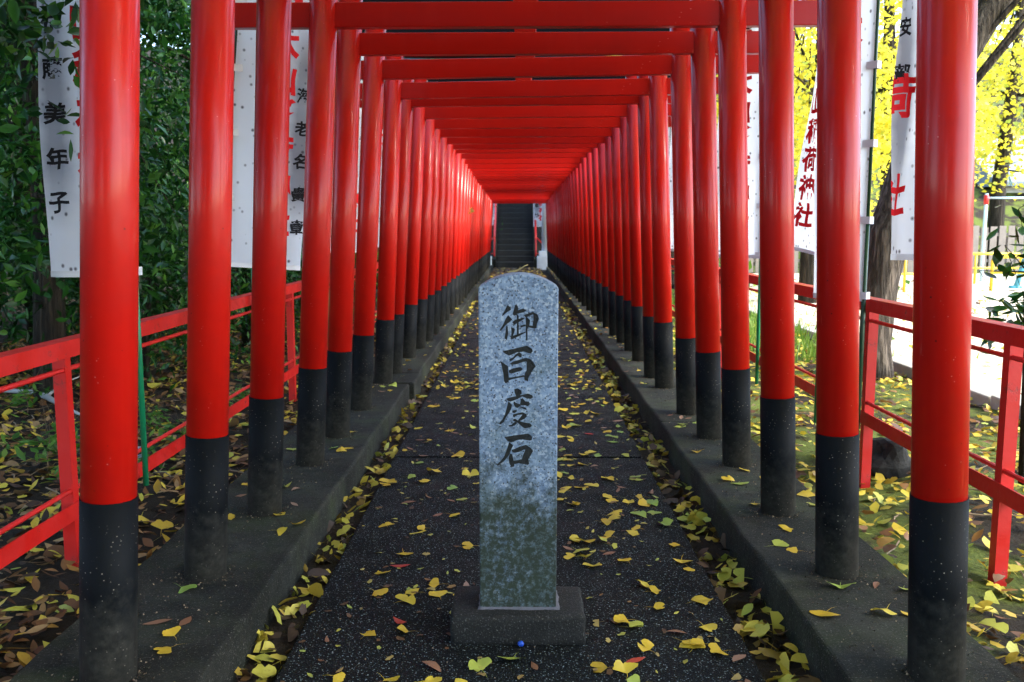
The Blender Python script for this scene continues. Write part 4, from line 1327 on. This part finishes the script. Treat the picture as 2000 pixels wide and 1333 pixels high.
# branch hanging over the first banner
hb = tree('overhanging_tree', 'dark evergreen whose branch hangs in front of the first banner', 'tree', (-3.1, 3.6, 0), [(0, 0, -.1), (.02, 0, 1.5), (.1, -.05, 2.5), (.35, -.2, 3.1)], [.06, .05, .04, .03],
          [(1.50, -.55, 1.98, .20, .2, .26), (1.20, -.5, 1.85, .30, .3, .45), (.75, -.35, 2.0, .55, .35, .6), (.45, -.1, 1.5, .5, .4, .5), (-.1, 0, 3.0, .9, .8, .7), (0.3, .3, 1.0, .6, .5, .5), (1.2, -.4, 2.6, .6, .4, .4), (1.62, -.5, 2.45, .2, .2, .2)], 6500, [oval_template(.42, .25, .3, 11), oval_template(.36, -.2, .4, 12)], (.055, .09), M['evergreen'], M['barkdark'], 26, 31, FG, spread=.85, tilt=.8, zmin=.3)

# ginkgos by the playground
GG = 'yellow ginkgo trees round the playground'
bk = tree('leaning_ginkgo_tree', 'ginkgo tree with a leaning grey trunk just outside the playground fence', 'tree', (2.93, 7.30, 0),
          [(0, 0, -.1), (0.0, 0, .25), (.03, .03, .7), (.09, .06, 1.15), (.26, .12, 1.75), (.58, .2, 2.45), (1.05, .3, 3.2), (1.65, .35, 4.1), (2.1, .4, 5.2)], [.17, .125, .135, .16, .15, .13, .12, .09, .05],
          [(2.0, .2, 5.6, 1.8, 1.8, 1.3), (3.2, 0, 4.4, 1.2, 1.4, .9), (1.2, 1.2, 6.2, 1.3, 1.4, 1.0)], 9000, FL, (.07, .11), M['ginkgo'], M['bark'], 16, 41, GG, spread=1.3, tilt=.8, zmin=2.6)
gk = tree('ginkgo_tree', 'yellow ginkgo tree hanging low at the edge of the playground', 'tree', (4.6, 14.2, 0), [(0, 0, -.1), (0, 0, 1.5), (.1, .1, 3.2), (.1, .2, 5.5)], [.16, .13, .11, .05],
          [(0, 0, 3.6, 2.0, 1.7, 1.9), (-1.0, -.6, 2.3, 1.0, .9, .9), (1.2, -.4, 2.3, 1.2, 1.0, .9), (0, 0, 5.8, 1.7, 1.6, 1.4)], 8000, FL, (.07, .13), M['ginkgo'], M['barkdark'], 22, 51, GG, spread=1.3, tilt=.8, zmin=1.1)
for loc, rz, sc, lab in (((3.1, 18.5, 0), 2.0, 1.05, 'yellow ginkgo tree beside the middle of the tunnel'), ((7.1, 17.4, 0), 1.0, 1.2, 'yellow ginkgo tree before the horizontal bars'),
                         ((6.8, 24.5, 0), 3.5, 1.6, 'yellow ginkgo tree behind the playground edging'), ((14.5, 27.5, 0), 4.5, 1.6, 'yellow ginkgo tree near the grey roofed house'), ((3.4, 25.5, 0), .7, 1.3, 'yellow ginkgo tree near the stairs, playground side')):
    copy_tree(gk, loc, rz, sc, lab, GG)
# out-of-view tree at the camera's right, crown spread to shade the near gates
sh = tree('shading_tree', 'out-of-view tall tree by the tunnel entrance, crown spread to shade the first gates', 'tree', (5.2, .6, 0), [(0, 0, -.1), (0, 0, 2.2), (-.1, .1, 4.2), (-.1, .2, 6.5), (-.3, .5, 8.5)], [.22, .18, .15, .11, .06],
          [(0, .2, 5.6, 2.6, 3.0, 1.7), (-1.6, .8, 4.9, 1.5, 2.0, 1.0), (1.8, .6, 6.6, 2.2, 2.8, 1.7), (.4, 2.6, 5.8, 2.0, 1.6, 1.3), (-3.6, 1.2, 5.4, 2.4, 2.6, 1.0), (-5.2, -.5, 5.4, 2.4, 3.0, 1.1), (-1.0, 2.5, 8.3, 3.6, 3.6, 1.4), (-4.6, 3.2, 6.6, 2.8, 3.0, 1.2), (1.6, 3.6, 8.6, 2.8, 2.6, 1.4), (-5.6, -3.6, 6.6, 3.0, 2.6, 1.2), (-2.4, -3.6, 6.8, 3.0, 2.6, 1.2), (-7.2, 1.2, 6.4, 2.0, 3.0, 1.0)], 52000, FL + SL, (.13, .21), M['ginkgo'], M['barkdark'], 30, 61, spread=1.9, tilt=.7, zmin=3.5)
# green bushes on the playground side
bb = tree('leafy_bush', 'bright green bush standing behind the leaning trunk', 'bush', (3.0, 8.1, 0), [(0, 0, -.05), (0, 0, .3), (.05, 0, .6)], [.02, .018, .01],
          [(.15, 0, .65, .25, .25, .3), (.1, 0, .3, .2, .2, .2)], 260, [small_leaf(.5, .25)], (.07, .11), M['brightgreen'], M['barkdark'], 8, 71, 'green bushes by the playground', spread=.5)
for loc, rz, sc, lab in (((2.7, 11.8, 0), 1, 2.0, 'bright green bush by the fence behind the green banner pole'), ((3.2, 15.0, 0), 2, 2.6, 'bright green bush under the low ginkgo branches'), ((2.6, 20, 0), 4, 2.4, 'bright green bush far along the playground fence')):
    copy_tree(bb, loc, rz, sc, lab, 'green bushes by the playground')
eb = tree('glossy_bush', 'dark glossy leaved bush leaning over the playground fence', 'bush', (2.40, 4.15, 0), [(0, 0, -.05), (-.02, 0, .5), (-.05, 0, 1.0), (-.02, 0, 1.35)], [.02, .018, .014, .008],
          [(-.12, 0, 1.12, .16, .2, .14), (.05, .05, .75, .2, .25, .2), (-.10, 0, .60, .13, .15, .1), (.15, 0, 1.3, .25, .25, .2)], 420, [oval_template(.42, .2, .2, 3), oval_template(.38, .3, .3, 4)], (.07, .105), M['evergreen'], M['barkdark'], 16, 81, spread=.35, tilt=.6)

# small seedlings in the forest litter
sm = tree('seedling', 'green seedling sprouting from the leaf litter by the forest fence', 'plant', (-2.35, 4.35, 0), [(0, 0, -.03), (0, .01, .08), (.02, .0, .14)], [.004, .003, .002],
          [(0, 0, .12, .13, .13, .05)], 60, [oval_template(.34, .2, .2, 8)], (.06, .10), M['brightgreen'], M['twig'], 6, 91, 'seedlings in the forest litter', spread=.3, tilt=.4, zmin=.03)
for k in range(18):
    x = -1.8 - random.random() * 1.6; yy = 3.3 + random.random() * 4.5
    copy_tree(sm, (x, yy, gz(x, yy)), random.uniform(0, 6), random.uniform(.5, 1.0), 'green seedling sprouting from the leaf litter by the forest fence')
# sunlit grass behind the playground fence
Nb = 2600
px_ = rng.normal(2.75, .42, Nb); py_ = 8.0 + rng.random(Nb) * 7
V = []; F = []
Vv, Ff = cloud([(np.array([(-.05, 0, 0), (.05, 0, 0), (.03, .05, .5), (-.03, .05, .5), (0, .2, 1.0)], float), np.array([(0, 1, 2), (0, 2, 3), (3, 2, 4)]))],
               np.column_stack([px_, py_, np.array([gz(a, b) for a, b in zip(px_, py_)])]), .25, rng.uniform(.09, .22, Nb))
tag(link('grass', np_mesh('grass', Vv, Ff), M['grass']), 'bright green grass growing behind the playground fence', 'grass', kind='stuff')

# ------------------------------------------------------------------ small things on the ground
bpts = [(-4.3, 6.9), (-3.84, 6.55), (-3.45, 6.30), (-3.25, 6.05), (-2.95, 5.75), (-2.72, 5.45)]
V, F = join_vf([tube([(x, yy, gz(x, yy) + .05 + .012 * (k % 2)) for k, (x, yy) in enumerate(bpts)], [.012, .019, .015, .021, .014, .008], 10, wob=.16),
                tube([(-3.25, 6.05, gz(-3.25, 6.05) + .05), (-3.2, 6.2, .12), (-3.1, 6.35, .16)], [.012, .008, .004], 8)])
tag(link('fallen_branch', mesh('fallen_branch', V, F, True), M['whitebranch']), 'bleached pale branch lying on the forest floor behind the fence', 'branch')
bm = bmesh.new(); bmesh.ops.create_icosphere(bm, subdivisions=3, radius=.12)
for v in bm.verts:
    n_ = math.sin(v.co.x * 31 + 1) * math.sin(v.co.y * 27) * math.sin(v.co.z * 35 + 2)
    v.co *= 1 + .35 * n_ + random.uniform(-.04, .04)
    v.co.z *= 1.05; v.co.x *= .95
me = bpy.data.meshes.new('dark_rock'); bm.to_mesh(me); bm.free()
o = link('rock', me, M['rock']); o.location = (1.86, 4.42, .03)
tag(o, 'dark jagged rock beside the playground fence', 'rock')
V, F = [], []
parts = []
for k in range(7):
    a = random.uniform(0, 6.28)
    parts.append(oval_template(.6, .4, .2, k))
Vv, Ff = cloud([oval_template(.7, .5, .2, 3)], np.array([(-1.98 + random.uniform(-.07, .07), 4.42 + random.uniform(-.07, .07), .02 + .012 * k) for k in range(9)]), .35, rng.uniform(.06, .1, 9))
M['palefungus'] = mat_plain('pale_bracket', (0.30, 0.32, 0.38), .7, .3, 20)
tag(link('pale_fungus', np_mesh('pale_fungus', Vv, Ff), M['palefungus']), 'cluster of pale grey fungus caps on the forest floor', 'fungus')
# fern tuft growing out of the left post wall
Vv, Ff = cloud([small_leaf(.25, .3)], np.array([(-.80 + random.uniform(-.06, .10), 14.0 + random.uniform(-.05, .05), 1.46 + random.uniform(-.03, .05)) for _ in range(26)]), .8, rng.uniform(.06, .13, 26))
tag(link('fern_tuft', np_mesh('fern_tuft', Vv, Ff), M['brightgreen']), 'small green fern tuft sticking out between the far torii posts', 'plant')

# ------------------------------------------------------------------ playground furniture and house in the sun
def pipe(parent, name, pts, r, mat, seg=8):
    V, F = tube(pts, [r] * len(pts), seg)
    return link(name, mesh(name, V, F, True), mat, parent)
hbar = empty('horizontal_bars', (10.2, 19.8, 0)); tag(hbar, 'pale horizontal exercise bars with red joints on the playground', 'bars')
for k, x in enumerate((0, 1.05, 2.3, 3.6)):
    pipe(hbar, 'upright', [(x, 0, 0), (x, 0, 1.95)], .035, M['palepaint'])
    link('joint', cyl_me('joint', .05, .05, 1.72, 1.92, 12), M['rail'], hbar).location.x = x
for k, (a, b) in enumerate(((0, 1.05), (1.05, 2.3), (2.3, 3.6))):
    pipe(hbar, 'bar', [(a, 0, 1.86), (b, 0, 1.86)], .022, M['palepaint'])
for (bx_, by_, L_, lab) in ((8.9, 16.9, 1.45, 'yellow safety rail on the sand nearer the tunnel'), (8.7, 19.0, 1.9, 'yellow safety rail on the sand before the horizontal bars'), (6.6, 16.5, 1.0, 'short yellow safety rail behind the leaning trunk')):
    yr = empty('safety_rail', (bx_, by_, .03)); tag(yr, lab, 'rail', 'yellow playground rails')
    pipe(yr, 'top_pipe', [(0, 0, 0), (0, 0, .58), (.06, 0, .64), (L_ - .06, 0, .64), (L_, 0, .58), (L_, 0, 0)], .03, M['yellowpaint'])
    pipe(yr, 'middle_post', [(L_ / 2, 0, 0), (L_ / 2, 0, .63)], .026, M['yellowpaint'])
    pipe(yr, 'lower_pipe', [(0, 0, .34), (L_, 0, .34)], .02, M['yellowpaint'])
bl = empty('blue_post', (9.75, 17.6, .03)); tag(bl, 'leaning blue play pole next to the yellow rails', 'pole')
pipe(bl, 'pole', [(0, 0, 0), (.25, 0, 1.0)], .05, M['bluepaint']); pipe(bl, 'foot', [(-.12, 0, .02), (.12, 0, .02)], .045, M['bluepaint'])
pf = empty('board_fence', (6, 24.2, 0)); tag(pf, 'weathered board fence behind the playground bars', 'fence')
bme = box_me('board', -.09, .09, -.012, .012, 0, 1.25, .004, 1)
for k in range(52):
    o = link('board', bme, M['fencewood'], pf); o.location = (k * .24, 0, random.uniform(-.03, .02))
for z in (.3, 1.0):
    link('rail', box_me('fence_rail', -.1, 12.4, .014, .06, z, z + .08), M['fencewood'], pf)
hs = empty('house', (17.5, 33, 0)); tag(hs, 'pale house with a grey tiled roof beyond the playground', 'house')
link('wall', box_me('house_wall', 0, 9, 0, 6, 0, 2.9), M['housewall'], hs)
V = [(-.5, -.6, 2.85), (9.5, -.6, 2.85), (9.5, 6.6, 2.85), (-.5, 6.6, 2.85), (-.5, 3, 4.8), (9.5, 3, 4.8), (-.5, -.6, 2.7), (9.5, -.6, 2.7), (9.5, 6.6, 2.7), (-.5, 6.6, 2.7)]
link('roof', mesh('house_roof', V, [(0, 1, 5, 4), (2, 3, 4, 5), (0, 4, 3), (1, 2, 5), (0, 6, 7, 1), (1, 7, 8, 2), (2, 8, 9, 3), (3, 9, 6, 0), (9, 8, 7, 6)]), M['roof'], hs)
for x in (1.0, 3.4, 6.2):
    w_ = link('window', box_me('window_frame', x, x + 1.5, -.05, .02, 1.1, 2.2, .01, 1), M['housewall'], hs)
    link('pane', box_me('window_pane', x + .08, x + .72, -.06, -.045, 1.18, 2.12), M['glass'], w_)
    link('pane', box_me('window_pane', x + .78, x + 1.42, -.06, -.045, 1.18, 2.12), M['glass'], w_)
